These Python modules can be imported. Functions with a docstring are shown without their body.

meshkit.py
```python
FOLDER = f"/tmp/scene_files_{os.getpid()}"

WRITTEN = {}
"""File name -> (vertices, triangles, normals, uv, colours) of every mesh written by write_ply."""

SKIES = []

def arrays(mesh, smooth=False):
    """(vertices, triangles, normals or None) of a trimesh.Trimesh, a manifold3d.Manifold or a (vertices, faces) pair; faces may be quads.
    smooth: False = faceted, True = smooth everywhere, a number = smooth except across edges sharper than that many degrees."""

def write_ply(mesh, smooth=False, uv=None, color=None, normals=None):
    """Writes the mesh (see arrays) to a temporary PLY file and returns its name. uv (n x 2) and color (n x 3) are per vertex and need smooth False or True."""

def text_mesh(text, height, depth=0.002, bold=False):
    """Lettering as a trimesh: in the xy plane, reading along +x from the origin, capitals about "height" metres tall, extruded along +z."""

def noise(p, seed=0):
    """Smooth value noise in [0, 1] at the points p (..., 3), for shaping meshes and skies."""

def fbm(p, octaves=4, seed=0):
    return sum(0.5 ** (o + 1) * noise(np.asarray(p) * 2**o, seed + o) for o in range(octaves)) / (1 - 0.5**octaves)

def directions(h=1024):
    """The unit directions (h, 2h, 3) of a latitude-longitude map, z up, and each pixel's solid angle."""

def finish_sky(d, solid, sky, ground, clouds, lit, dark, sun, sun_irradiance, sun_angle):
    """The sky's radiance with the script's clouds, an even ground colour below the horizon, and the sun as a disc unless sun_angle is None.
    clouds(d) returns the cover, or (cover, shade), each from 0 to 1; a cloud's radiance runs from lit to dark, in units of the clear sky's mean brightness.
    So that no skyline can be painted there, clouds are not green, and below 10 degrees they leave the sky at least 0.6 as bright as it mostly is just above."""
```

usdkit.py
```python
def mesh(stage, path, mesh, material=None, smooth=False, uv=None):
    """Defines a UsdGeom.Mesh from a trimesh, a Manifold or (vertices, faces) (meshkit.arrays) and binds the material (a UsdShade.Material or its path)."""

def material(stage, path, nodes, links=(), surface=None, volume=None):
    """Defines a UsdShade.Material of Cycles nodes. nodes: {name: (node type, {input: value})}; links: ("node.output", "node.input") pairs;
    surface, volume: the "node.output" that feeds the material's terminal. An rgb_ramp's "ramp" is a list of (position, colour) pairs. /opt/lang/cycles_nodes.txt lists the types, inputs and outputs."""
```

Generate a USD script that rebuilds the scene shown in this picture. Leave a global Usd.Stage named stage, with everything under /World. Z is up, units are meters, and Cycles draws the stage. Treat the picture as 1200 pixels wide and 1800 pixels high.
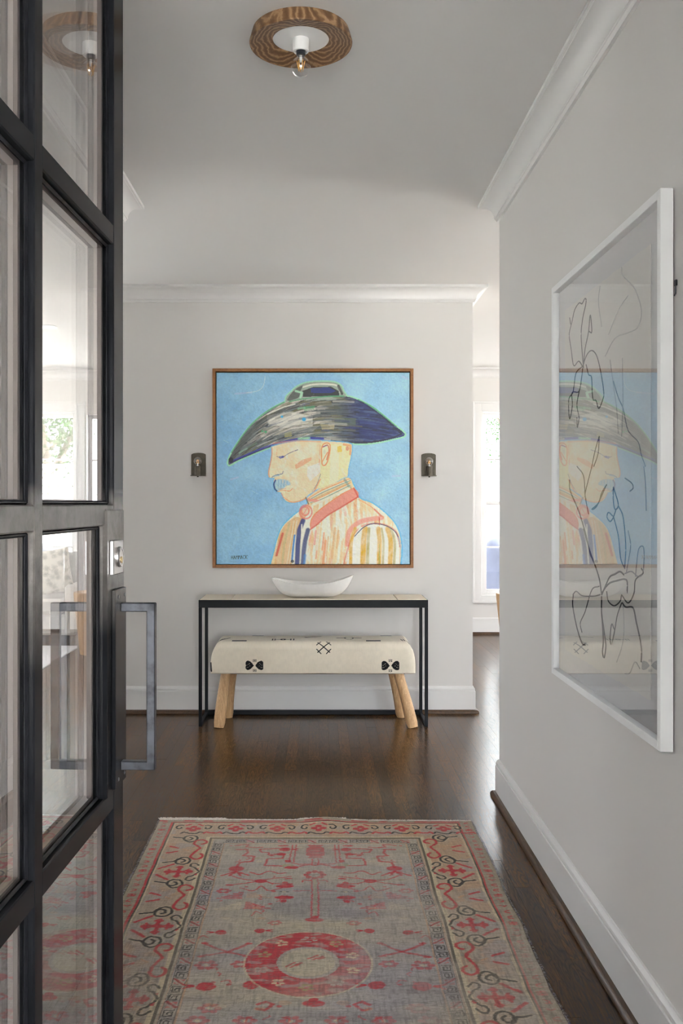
import math, random
import numpy as np, trimesh, usdkit, meshkit
from pxr import Usd, UsdGeom, UsdLux, UsdShade, Gf, Sdf, Vt

stage = Usd.Stage.CreateInMemory()
UsdGeom.SetStageUpAxis(stage, UsdGeom.Tokens.z)
UsdGeom.SetStageMetersPerUnit(stage, 1.0)
UsdGeom.Xform.Define(stage, '/World')
LOOKS = '/World/Looks'
UsdGeom.Scope.Define(stage, LOOKS)

# ---------------------------------------------------------------- camera, sky, exposure
EYE = 1.345                                   # camera height; the camera stands on the porch, looking +y, level, lens shifted
cam = UsdGeom.Camera.Define(stage, '/World/camera')
cam.AddTranslateOp().Set((0, 0, EYE)); cam.AddRotateXOp().Set(90.0)
cam.CreateHorizontalApertureAttr(24.0); cam.CreateVerticalApertureAttr(36.0)
cam.CreateFocalLengthAttr(33.2)
cam.CreateHorizontalApertureOffsetAttr(0.8); cam.CreateVerticalApertureOffsetAttr(-0.3)
cam.CreateExposureAttr(4.1)
cam.CreateClippingRangeAttr((0.05, 500.0))

SKY = 1.0
usdkit.material(stage, LOOKS + '/sky', {
    'tc': ('texture_coordinate', {}),
    'sk': ('sky_texture', {'sky_type': 'hosek_wilkie', 'sun_direction': (-0.5, 0.5, 0.70), 'turbidity': 3.0, 'ground_albedo': 0.4}),
    'nz': ('noise_texture', {'scale': 2.2, 'detail': 6.0, 'roughness': 0.55}),
    'rp': ('rgb_ramp', {'ramp': [(0.30, (0.25, 0.25, 0.25)), (0.62, (1, 1, 1))]}),
    'mx': ('mix_color', {'b': (.97, .985, 1.0)}),
    'bg': ('background_shader', {'strength': SKY})},
    [('tc.generated', 'nz.vector'), ('nz.fac', 'rp.fac'), ('rp.color', 'mx.fac'), ('sk.color', 'mx.a'), ('mx.result', 'bg.color')], surface='bg.background')
dome = UsdLux.DomeLight.Define(stage, '/World/sky_dome')
dome.CreateIntensityAttr(1.0)
UsdShade.MaterialBindingAPI.Apply(dome.GetPrim()).Bind(UsdShade.Material.Get(stage, LOOKS + '/sky'))

sun = UsdLux.DistantLight.Define(stage, '/World/sun')
sun.CreateIntensityAttr(1.6); sun.CreateAngleAttr(.6); sun.CreateNormalizeAttr(True); sun.CreateColorAttr((1.0, .98, .95))
_d = np.array((.70, -.12, .70)); _d /= np.linalg.norm(_d)            # towards the sun: from the right of the house
sun.AddRotateZOp().Set(math.degrees(math.atan2(_d[1], _d[0])) + 90.0); sun.AddRotateXOp().Set(math.degrees(math.acos(_d[2])))

# ---------------------------------------------------------------- helpers
def lin(r, g, b, k=1.0):
    c = np.array([r, g, b], float) / 255.0
    c = np.where(c <= 0.04045, c / 12.92, ((c + 0.055) / 1.055) ** 2.4) * k
    return tuple(float(x) for x in np.clip(c, 0, 0.95))

used = {}
def numbered(parent, name):
    k = parent + '/' + name
    n = used.get(k, 0); used[k] = n + 1
    return k if n == 0 else '%s_%03d' % (k, n)

def data(p, label=None, cat=None, group=None, kind=None):
    for k, v in (('label', label), ('category', cat), ('group', group), ('kind', kind)):
        if v: p.SetCustomDataByKey(k, v)
    return p

def thing(name, label=None, cat=None, loc=(0, 0, 0), rotz=0.0, group=None, kind=None, parent='/World'):
    x = UsdGeom.Xform.Define(stage, numbered(str(parent), name))
    x.AddTranslateOp().Set(tuple(map(float, loc)))
    if rotz: x.AddRotateZOp().Set(float(rotz))
    data(x.GetPrim(), label, cat, group, kind)
    return str(x.GetPath())

def part(name, mesh, m, parent='/World', smooth=False, label=None, cat=None, group=None, kind=None, color=None, uv=None):
    p = usdkit.mesh(stage, numbered(str(parent), name), mesh, LOOKS + '/' + m, smooth=smooth)
    if color is not None:
        UsdGeom.PrimvarsAPI(p).CreatePrimvar('tint', Sdf.ValueTypeNames.Color3fArray, 'vertex').Set(Vt.Vec3fArray.FromNumpy(np.asarray(color, np.float32)))
    data(p.GetPrim(), label, cat, group, kind)
    return str(p.GetPath())

def join(ms): return trimesh.util.concatenate(ms)

def box(x0, x1, y0, y1, z0, z1, bev=0.0):
    x0, x1 = min(x0, x1), max(x0, x1); y0, y1 = min(y0, y1), max(y0, y1); z0, z1 = min(z0, z1), max(z0, z1)
    if bev <= 0:
        m = trimesh.creation.box((x1 - x0, y1 - y0, z1 - z0)); m.apply_translation(((x0 + x1) / 2, (y0 + y1) / 2, (z0 + z1) / 2)); return m
    b = min(bev, (x1 - x0) * .45, (y1 - y0) * .45, (z1 - z0) * .45)
    P = []
    for sx, ex in ((1, x0), (-1, x1)):
        for sy, ey in ((1, y0), (-1, y1)):
            for sz, ez in ((1, z0), (-1, z1)):
                P += [(ex, ey + sy * b, ez + sz * b), (ex + sx * b, ey, ez + sz * b), (ex + sx * b, ey + sy * b, ez)]
    return trimesh.convex.convex_hull(np.array(P))

def xf(m, M):
    m = m.copy(); m.apply_transform(M); return m

def rot(deg, axis, at=(0, 0, 0)):
    return trimesh.transformations.rotation_matrix(math.radians(deg), axis, at)

def grid_faces(nu, nv, wrap_u=False, wrap_v=False):
    i, j = np.meshgrid(np.arange(nu if wrap_u else nu - 1), np.arange(nv if wrap_v else nv - 1), indexing='ij')
    i2, j2 = (i + 1) % nu, (j + 1) % nv
    a, b, c, d = i * nv + j, i2 * nv + j, i2 * nv + j2, i * nv + j2
    return np.stack([a, b, c, d], -1).reshape(-1, 4)

def quads(V, F):
    F = np.asarray(F); F = np.vstack([F[:, [0, 1, 2]], F[:, [0, 2, 3]]])
    return trimesh.Trimesh(np.asarray(V, float), F, process=False)

def lathe(prof, n=48, at=(0, 0, 0)):
    """profile of (r, z), revolved about z"""
    prof = np.asarray(prof, float); a = np.arange(n) * 2 * np.pi / n
    V = np.stack([prof[:, 0][:, None] * np.cos(a), prof[:, 0][:, None] * np.sin(a), np.repeat(prof[:, 1][:, None], n, 1)], -1)
    m = quads(V.reshape(-1, 3), grid_faces(len(prof), n, False, True)[:, ::-1]); m.apply_translation(at); m.merge_vertices(); m.fix_normals()
    return m

def tube(P, R, n=10, caps=True):
    P = np.asarray(P, float); R = np.broadcast_to(np.asarray(R, float), (len(P),))
    t = np.gradient(P, axis=0); t /= np.linalg.norm(t, axis=1, keepdims=True) + 1e-12
    ref = np.array([0, 0, 1.0]) if abs(t[0][2]) < .9 else np.array([1.0, 0, 0])
    V = []
    for k in range(len(P)):
        u = np.cross(t[k], ref); u /= np.linalg.norm(u); w = np.cross(t[k], u)
        a = np.arange(n) * 2 * np.pi / n
        V.append(P[k] + R[k] * (np.cos(a)[:, None] * u + np.sin(a)[:, None] * w))
    V = np.array(V).reshape(-1, 3); F = grid_faces(len(P), n, False, True)
    m = quads(V, F)
    if caps:
        c0, c1 = len(V), len(V) + 1
        V = np.vstack([V, P[0], P[-1]]); e = (len(P) - 1) * n
        ex = [(c0, (k + 1) % n, k) for k in range(n)] + [(c1, e + k, e + (k + 1) % n) for k in range(n)]
        m = trimesh.Trimesh(V, np.vstack([m.faces, ex]), process=False)
    m.fix_normals()
    return m

def sweep(path, prof, side=1):
    """a moulding: profile (out, z) carried along a plan path with mitred corners; side=+1 projects to the right of the path"""
    path = np.asarray(path, float); prof = np.asarray(prof, float)
    d = np.diff(path, axis=0); d /= np.linalg.norm(d, axis=1, keepdims=True)
    nrm = np.stack([d[:, 1], -d[:, 0]], 1) * side
    V = []
    for k in range(len(path)):
        a, b = nrm[max(k - 1, 0)], nrm[min(k, len(nrm) - 1)]
        m = (a + b) / (1 + a @ b)
        V.append(np.column_stack([path[k][0] + prof[:, 0] * m[0], path[k][1] + prof[:, 0] * m[1], prof[:, 1]]))
    m = quads(np.array(V).reshape(-1, 3), grid_faces(len(path), len(prof), False, True))
    caps = []
    import shapely.geometry as sg
    try:
        v2, f2 = trimesh.creation.triangulate_polygon(sg.Polygon(prof), engine='earcut')
    except Exception:
        v2, f2 = prof, np.array([(0, k, k + 1) for k in range(1, len(prof) - 1)])
    for k in (0, -1):
        a = nrm[k]
        caps.append(trimesh.Trimesh(np.column_stack([path[k][0] + v2[:, 0] * a[0], path[k][1] + v2[:, 0] * a[1], v2[:, 1]]), f2, process=False))
    m = join([m] + caps); m.merge_vertices(); m.fix_normals()
    return m

def plate(poly, th, axis='y', at=0.0):
    """a flat outline given in (a, b), th thick. axis y: a=x, b=z, from y=at to at+th; axis x: a=y, b=z"""
    import shapely.geometry as sg
    m = trimesh.creation.extrude_polygon(poly if hasattr(poly, 'exterior') else sg.Polygon(poly), th)
    v = m.vertices.copy()
    if axis == 'y': m.vertices = np.column_stack([v[:, 0], at + v[:, 2], v[:, 1]])
    elif axis == 'x': m.vertices = np.column_stack([at + v[:, 2], v[:, 0], v[:, 1]])
    else: m.vertices = np.column_stack([v[:, 0], v[:, 1], at + v[:, 2]])
    m.fix_normals()
    return m

# ---------------------------------------------------------------- materials
def mat(name, color, rough=.5, bump=0, ior=1.5, bscale=60, mottle=0, mscale=6, metallic=0, spec=.5, stretch=(1, 1, 1), coat=0, sheen=0, rvar=0, detail=4.0):
    n = {'g': ('geometry', {}), 'mp': ('mapping', {'scale': stretch}), 'p': ('principled_bsdf', {'base_color': color, 'roughness': rough, 'metallic': metallic, 'ior': ior, 'specular_ior_level': spec, 'coat_weight': coat, 'coat_roughness': .15, 'sheen_weight': sheen})}
    l = [('g.position', 'mp.vector')]
    if mottle:
        n['mn'] = ('noise_texture', {'scale': mscale, 'detail': detail, 'roughness': .6})
        n['mr'] = ('rgb_ramp', {'ramp': [(.25, tuple(c * (1 - mottle) for c in color)), (.75, tuple(min(1, c * (1 + mottle)) for c in color))]})
        l += [('mp.vector', 'mn.vector'), ('mn.fac', 'mr.fac'), ('mr.color', 'p.base_color')]
        if rvar:
            n['rr'] = ('map_range', {'from_min': .3, 'from_max': .7, 'to_min': max(.03, rough - rvar), 'to_max': rough + rvar})
            l += [('mn.fac', 'rr.value'), ('rr.result', 'p.roughness')]
    if bump:
        n['bn'] = ('noise_texture', {'scale': bscale, 'detail': 3.0})
        n['b'] = ('bump', {'strength': bump, 'distance': .002})
        l += [('mp.vector', 'bn.vector'), ('bn.fac', 'b.height'), ('b.normal', 'p.normal')]
    usdkit.material(stage, LOOKS + '/' + name, n, l, surface='p.BSDF')

def tinted(name, rough=.6, bump=.3, bscale=200, stretch=(1, 1, 1), spec=.5, sheen=0, weave=None):
    """colour from the mesh's own 'tint', with a fine relief"""
    n = {'a': ('attribute', {'attribute': 'tint'}), 'g': ('geometry', {}), 'mp': ('mapping', {'scale': stretch}),
         'bn': ('noise_texture', {'scale': bscale, 'detail': 3.0}), 'b': ('bump', {'strength': bump, 'distance': .003}),
         'p': ('principled_bsdf', {'roughness': rough, 'specular_ior_level': spec, 'sheen_weight': sheen})}
    l = [('a.color', 'p.base_color'), ('g.position', 'mp.vector'), ('mp.vector', 'bn.vector'), ('bn.fac', 'b.height'), ('b.normal', 'p.normal')]
    usdkit.material(stage, LOOKS + '/' + name, n, l, surface='p.BSDF')

def wood(name, c0, c1, rough=.35, stretch=(14, 1.2, 14), scale=6, bump=.15, spec=.5, distort=1.5, vary=0.0, coat=0.0, ior=1.5, contour=0.0):
    """grain runs along the axis with the small stretch; tone varies from object to object"""
    n = {'tc': ('geometry', {}), 'oi': ('object_info', {}), 'mu': ('math', {'math_type': 'multiply', 'value2': 37.0}),
         'cx': ('combine_xyz', {}), 'ad': ('vector_math', {'math_type': 'add'}),
         'mp': ('mapping', {'scale': stretch}),
         'n1': ('noise_texture', {'scale': scale, 'detail': 5.0, 'roughness': .62, 'distortion': distort}),
         'n2': ('noise_texture', {'scale': scale * 7, 'detail': 3.0, 'roughness': .7}),
         'mf': ('mix_float', {'fac': .38}),
         'rp': ('rgb_ramp', {'ramp': [(.30, c0), (.50, tuple((a + b) / 2 for a, b in zip(c0, c1))), (.68, c1)]}),
         'hv': ('map_range', {'from_min': 0.0, 'from_max': 1.0, 'to_min': 1 - vary, 'to_max': 1 + vary}),
         'vm': ('vector_math', {'math_type': 'scale'}),
         'b': ('bump', {'strength': bump, 'distance': .0015}),
         'p': ('principled_bsdf', {'roughness': rough, 'ior': ior, 'specular_ior_level': spec, 'coat_weight': coat, 'coat_roughness': .17})}
    l = [('oi.random', 'mu.value1'), ('mu.value', 'cx.x'), ('mu.value', 'cx.y'), ('mu.value', 'cx.z'), ('tc.position', 'ad.vector1'), ('cx.vector', 'ad.vector2'),
         ('ad.vector', 'mp.vector'), ('mp.vector', 'n1.vector'), ('mp.vector', 'n2.vector'), ('n1.fac', 'mf.a'), ('n2.fac', 'mf.b'), ('mf.result', 'rp.fac'),
         ('oi.random', 'hv.value'), ('rp.color', 'vm.vector1'), ('hv.result', 'vm.scale'), ('vm.vector', 'p.base_color'),
         ('mf.result', 'b.height'), ('b.normal', 'p.normal')]
    if contour:
        n.update({'n3': ('noise_texture', {'scale': scale * .42, 'detail': 1.5, 'roughness': .4, 'distortion': .6}), 'm3': ('math', {'math_type': 'multiply', 'value2': 13.0}), 'p3': ('math', {'math_type': 'pingpong', 'value2': .5}),
                  'r3': ('rgb_ramp', {'ramp': [(0.0, (1 - contour,) * 3), (.16, (1 - contour * .35,) * 3), (.30, (1, 1, 1)), (1, (1, 1, 1))]}), 'x3': ('mix_color', {'blend_type': 'multiply', 'fac': 1.0})})
        l.remove(('vm.vector', 'p.base_color'))
        l += [('mp.vector', 'n3.vector'), ('n3.fac', 'm3.value1'), ('m3.value', 'p3.value1'), ('p3.value', 'r3.fac'), ('vm.vector', 'x3.a'), ('r3.color', 'x3.b'), ('x3.result', 'p.base_color')]
    usdkit.material(stage, LOOKS + '/' + name, n, l, surface='p.BSDF')

def pane(name, tint=(1, 1, 1), rough=0.0, ior=1.5):
    """thin clear glass: mirror by Fresnel on the side a ray enters, clear otherwise, so that daylight passes"""
    usdkit.material(stage, LOOKS + '/' + name, {
        'g': ('geometry', {}), 'f': ('fresnel', {'IOR': ior}), 'nb': ('math', {'math_type': 'subtract', 'value1': 1.0}),
        'f2': ('math', {'math_type': 'multiply'}), 'fp': ('math', {'math_type': 'add', 'value2': 1.0}), 'fd': ('math', {'math_type': 'divide'}), 'fm': ('math', {'math_type': 'multiply', 'value2': 2.0}),
        't': ('transparent_bsdf', {'color': tint}), 's': ('glossy_bsdf', {'color': (1, 1, 1), 'roughness': rough}), 'm': ('mix_closure', {})},
        [('g.backfacing', 'nb.value2'), ('f.fac', 'fp.value1'), ('f.fac', 'fm.value1'), ('fm.value', 'fd.value1'), ('fp.value', 'fd.value2'), ('fd.value', 'f2.value1'), ('nb.value', 'f2.value2'),
         ('f2.value', 'm.fac'), ('t.BSDF', 'm.closure1'), ('s.BSDF', 'm.closure2')], surface='m.Closure')

WALL = (.70, .685, .668)
mat('wall_paint', WALL, .62, bump=.05, bscale=220)
mat('ceiling_paint', (.73, .725, .715), .8, bump=.04, bscale=200)
mat('trim_paint', (.75, .745, .74), .40, bump=.03, bscale=90)
mat('window_paint', (.74, .735, .73), .4)
mat('blackened_steel', (.010, .0105, .013), .28, bump=.08, bscale=60, mottle=.5, mscale=9, ior=1.22, rvar=.08)
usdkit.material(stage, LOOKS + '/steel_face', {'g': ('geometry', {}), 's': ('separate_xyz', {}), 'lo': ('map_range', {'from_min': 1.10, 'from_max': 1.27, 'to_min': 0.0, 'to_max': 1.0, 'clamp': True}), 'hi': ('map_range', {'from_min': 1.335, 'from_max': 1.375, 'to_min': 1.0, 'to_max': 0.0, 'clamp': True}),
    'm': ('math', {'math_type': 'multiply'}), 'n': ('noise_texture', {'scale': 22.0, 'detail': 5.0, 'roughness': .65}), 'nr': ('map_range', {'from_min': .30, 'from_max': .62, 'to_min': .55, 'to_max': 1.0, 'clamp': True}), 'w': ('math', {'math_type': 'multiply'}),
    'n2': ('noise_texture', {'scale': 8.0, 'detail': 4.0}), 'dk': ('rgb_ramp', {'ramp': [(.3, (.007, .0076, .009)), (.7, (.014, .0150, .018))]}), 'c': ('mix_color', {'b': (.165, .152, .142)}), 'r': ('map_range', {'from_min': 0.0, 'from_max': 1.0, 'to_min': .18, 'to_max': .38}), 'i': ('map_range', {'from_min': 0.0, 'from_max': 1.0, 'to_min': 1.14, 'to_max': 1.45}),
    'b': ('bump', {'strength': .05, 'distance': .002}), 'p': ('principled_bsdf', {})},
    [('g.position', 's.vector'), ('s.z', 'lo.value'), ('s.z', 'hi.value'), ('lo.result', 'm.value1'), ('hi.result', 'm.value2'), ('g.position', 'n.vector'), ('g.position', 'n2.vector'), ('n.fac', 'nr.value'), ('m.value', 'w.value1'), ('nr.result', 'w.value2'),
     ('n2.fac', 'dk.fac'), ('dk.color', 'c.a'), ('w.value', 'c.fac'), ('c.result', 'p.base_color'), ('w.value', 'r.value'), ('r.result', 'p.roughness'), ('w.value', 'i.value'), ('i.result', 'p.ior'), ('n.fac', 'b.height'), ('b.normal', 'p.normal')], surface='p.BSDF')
mat('paving', (.42, .42, .40), .9, mottle=.12, mscale=2)
mat('handle_steel', (.052, .056, .067), .36, bump=.08, bscale=120, mottle=.35, mscale=30, metallic=.5, rvar=.1)
mat('satin_nickel', (.50, .49, .49), .30, metallic=1.0)
mat('brass', (.62, .45, .20), .3, metallic=1.0)
mat('spacer_metal', (.36, .31, .29), .5, bump=.1, bscale=900, metallic=.4)
pane('clear_glass'); pane('window_glass'); pane('bulb_glass', ior=1.9)
mat('table_steel', (.009, .011, .014), .40, bump=.06, bscale=80, mottle=.3, mscale=12, ior=1.28)
mat('sconce_bronze', (.075, .066, .05), .42, metallic=.7, mottle=.35, mscale=30, bump=.1, bscale=150)
mat('white_ceramic', (.80, .79, .77), .55, bump=.5, bscale=28, mottle=.05, mscale=20)
mat('white_plastic', (.86, .86, .86), .3)
mat('frame_white', (.86, .87, .88), .45)
mat('sofa_linen', (.62, .575, .51), .9, bump=.4, bscale=500, sheen=.2)
mat('white_wool', (.78, .78, .80), .95, bump=.5, bscale=160)
mat('black_rubber', (.01, .01, .01), .6)
mat('concrete', (.50, .49, .47), .85, bump=.4, bscale=60, mottle=.15, mscale=3)
mat('lawn_grass', (.16, .22, .08), .9, bump=1, bscale=40, mottle=.3, mscale=4)
mat('fence_white', (.78, .78, .77), .6)
mat('subfloor', (.012, .009, .006), .9)
wood('floor_oak', lin(28, 16, 2), lin(92, 58, 13), rough=.21, ior=1.35, contour=.62, stretch=(24, 2.4, 24), scale=2.8, bump=.08, vary=.36, distort=2.6)
wood('shoe_oak', lin(46, 31, 18), lin(92, 64, 38), rough=.4, stretch=(12, 2, 12), scale=5, vary=.1)
wood('frame_oak', lin(120, 74, 34), lin(172, 118, 64), rough=.45, stretch=(3, 3, 3), scale=14)
usdkit.material(stage, LOOKS + '/lamp_oak', {'g': ('geometry', {}), 'sp': ('separate_xyz', {}), 'ax': ('math', {'math_type': 'add', 'value2': .0525}), 'ab': ('math', {'math_type': 'absolute'}), 'sb': ('math', {'math_type': 'subtract', 'value2': .075}),
    'ay': ('math', {'math_type': 'subtract', 'value2': 2.80}), 'my': ('math', {'math_type': 'multiply', 'value2': .55}), 'cx': ('combine_xyz', {}), 'n': ('noise_texture', {'scale': 16.0, 'detail': 3.0}), 'nv': ('vector_math', {'math_type': 'scale', 'scale': .035}), 'av': ('vector_math', {'math_type': 'add'}),
    'w': ('wave_texture', {'wave_type': 'rings', 'rings_direction': 'z', 'profile': 'sine', 'scale': 26.0, 'distortion': 1.6, 'detail': 4.0, 'detail_scale': 3.0}), 'f': ('noise_texture', {'scale': 160.0, 'detail': 3.0}), 'm': ('mix_float', {'fac': .3}),
    'r': ('rgb_ramp', {'ramp': [(.10, lin(104, 74, 48)), (.60, lin(132, 98, 68)), (.92, lin(176, 142, 106))]}), 'b': ('bump', {'strength': .25, 'distance': .001}), 'p': ('principled_bsdf', {'roughness': .5})},
    [('g.position', 'sp.vector'), ('sp.x', 'ax.value1'), ('ax.value', 'ab.value1'), ('ab.value', 'sb.value1'), ('sp.y', 'ay.value1'), ('ay.value', 'my.value1'), ('sb.value', 'cx.x'), ('my.value', 'cx.y'), ('g.position', 'n.vector'), ('n.color', 'nv.vector1'), ('cx.vector', 'av.vector1'), ('nv.vector', 'av.vector2'),
     ('av.vector', 'w.vector'), ('g.position', 'f.vector'), ('w.fac', 'm.a'), ('f.fac', 'm.b'), ('m.result', 'r.fac'), ('r.color', 'p.base_color'), ('m.result', 'b.height'), ('b.normal', 'p.normal')], surface='p.BSDF')
wood('pale_top', lin(208, 196, 174), lin(234, 223, 204), rough=.5, stretch=(2, 16, 16), scale=5, vary=.04)
wood('bench_leg_wood', lin(170, 128, 84), lin(226, 190, 144), rough=.5, stretch=(16, 16, 2.0), scale=4, bump=.3, vary=.06)
wood('tan_wood', lin(168, 128, 84), lin(200, 160, 112), rough=.5, stretch=(4, 12, 12), scale=5)
tinted('rug_wool', .95, .9, 420, spec=.15, sheen=.15)
tinted('oil_paint', .42, .55, 160, spec=.45)
tinted('printed_cotton', .9, .25, 700, spec=.2, sheen=.1)
tinted('flat_print', .8, .0, 100, spec=.2)
# ================================================================ the setting
H = 2.735
XR, XL, YD, YB, YREAR, YF = .828, -.90, 4.33, 6.07, 9.72, .95
S = 'structure'

def strip_wall(axis, at0, at1, a0, a1, holes, z1=H):
    """a wall slab along x (axis 'x', between y=at0 and at1) or along y, with openings (a, b, z0, z1) left in it"""
    bs, c = [], a0
    def b(p, q, r, s):
        if q - p > 1e-4 and s - r > 1e-4:
            bs.append(box(p, q, at0, at1, r, s) if axis == 'x' else box(at0, at1, p, q, r, s))
    for (p, q, r, s) in sorted(holes):
        b(c, p, 0, z1); b(p, q, 0, r); b(p, q, s, z1); c = q
    b(c, a1, 0, z1)
    return join(bs)

WZ0, WZ1 = .40, 2.295
REAR_R = [(1.673, 2.318)]
REAR_L = [(-3.42, -2.49), (-4.62, -3.69)]  # the second is out of view, added to make up lost daylight
SIDE_R = [(4.9, 6.5), (7.5, 8.6)]
SIDE_L = [(5.7, 6.5), (7.2, 8.6)]
FRONT = [(2.1, 2.9), (3.5, 4.5)]  # side and front windows are unseen, sized to balance the indoor daylight
wh = lambda L: [(a, b, WZ0, WZ1) for a, b in L]

part('ceiling', box(-5.15, 5.15, YF - .15, YREAR + .15, H, H + .12), 'ceiling_paint', kind=S, label='flat pale painted ceiling over the hall and both side rooms', cat='ceiling')
part('wall_right', box(XR, XR + .125, YF, YD, 0, H), 'wall_paint', kind=S, label='long pale grey hall wall carrying the white-framed drawing', cat='wall')
part('wall_left', join([box(XL - .125, XL, YF, 2.3, 0, H), box(XL - .125, XL, 2.3, YD, 2.625, H)]), 'wall_paint', kind=S, label='pale hall wall and beam behind the open glazed door', cat='wall')
part('wall_partition', box(-5, -1.13, 3.66, 3.78, 0, H), 'wall_paint', kind=S, label='pale wall end seen through the left panes of the glazed door', cat='wall')
part('wall_back', box(-1.371, .989, YB, YB + .8, 0, H), 'wall_paint', kind=S, label='pale wall at the end of the hall behind the big blue painting', cat='wall')
part('wall_rear', strip_wall('x', YREAR, YREAR + .15, -5.15, 5.15, wh(REAR_R + REAR_L)), 'wall_paint', kind=S, label='farthest pale wall with tall windows, behind the hall', cat='wall')
part('wall_east', strip_wall('y', 5.0, 5.15, YF - .15, YREAR, wh(SIDE_R)), 'wall_paint', kind=S, label='outer side wall of the rooms to the right of the hall', cat='wall')
part('wall_west', strip_wall('y', -5.15, -5.0, YF - .15, YREAR, wh(SIDE_L)), 'wall_paint', kind=S, label='outer side wall of the living room to the left of the hall', cat='wall')
part('wall_front', strip_wall('x', YF - .15, YF, -5.0, 5.0, wh(FRONT) + [(-.445, .475, 0, 2.46)]), 'wall_paint', kind=S, label='front wall of the house with the open doorway', cat='wall')

# crown mouldings, baseboards, shoe mouldings
tt = np.linspace(0, np.pi / 2, 9)
CROWN = [(0, H), (.085, H), (.085, H - .015), (.077, H - .017)] + [(.076 - .055 * math.sin(t), H - .078 + .059 * math.cos(t)) for t in tt] + \
        [(.021, H - .081), (.017, H - .083), (.017, H - .087), (.013, H - .091), (.011, H - .098), (0, H - .098)]
BASE = [(0, 0), (.016, 0), (.016, .141), (.0125, .143), (.0125, .147), (.0135, .150), (.0125, .158), (.008, .164), (.005, .170), (0, .172)]
SHOE = [(.016, 0), (.036, 0), (.036, .010), (.033, .017), (.027, .022), (.016, .0235)]
runs = {
    'right': ([(XR, YF), (XR, YD), (XR + .125, YD), (XR + .125, YF)], -1, 1, 'along the right hall wall'),
    'back': ([(-1.371, YB + .8), (-1.371, YB), (.989, YB), (.989, YB + .8)], 1, 1, 'across the end wall of the hall'),
    'left': ([(XL - .125, 2.3), (XL - .125, YD), (XL, YD), (XL, 1.0)], -1, 0, 'along the beam on the left of the hall'),
    'rear_right': ([(.989, YREAR), (5.0, YREAR)], 1, 1, 'on the far window wall at the right'),
    'rear_left': ([(-5.0, YREAR), (.9, YREAR)], 1, 1, 'on the far window wall of the living room'),
    'partition': ([(-1.13, 3.78), (-1.13, 3.66), (-5.0, 3.66)], -1, 1, 'on the wall end behind the glazed door'),
}
for k, (path, side, low, where) in runs.items():
    # side is flipped where the sweep's right-hand side faces the room
    sd = side
    if k == 'back': sd = 1
    if k in ('partition',): sd = 1
    if k == 'left': sd = -1
    if k == 'right': sd = -1
    if k.startswith('rear'): sd = 1
    if k != 'partition':
        part('trim_crown_' + k, sweep(path, CROWN, sd), 'trim_paint', smooth=30, kind=S, label='white cove crown moulding ' + where, cat='crown moulding')
    if low:
        part('baseboard_' + k, sweep(path, BASE, sd), 'trim_paint', smooth=25, kind=S, label='tall white baseboard ' + where, cat='baseboard')
        part('trim_shoe_' + k, sweep(path, SHOE, sd), 'shoe_oak', smooth=30, kind=S, label='dark oak shoe moulding at the foot of the baseboard ' + where, cat='shoe moulding')

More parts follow.
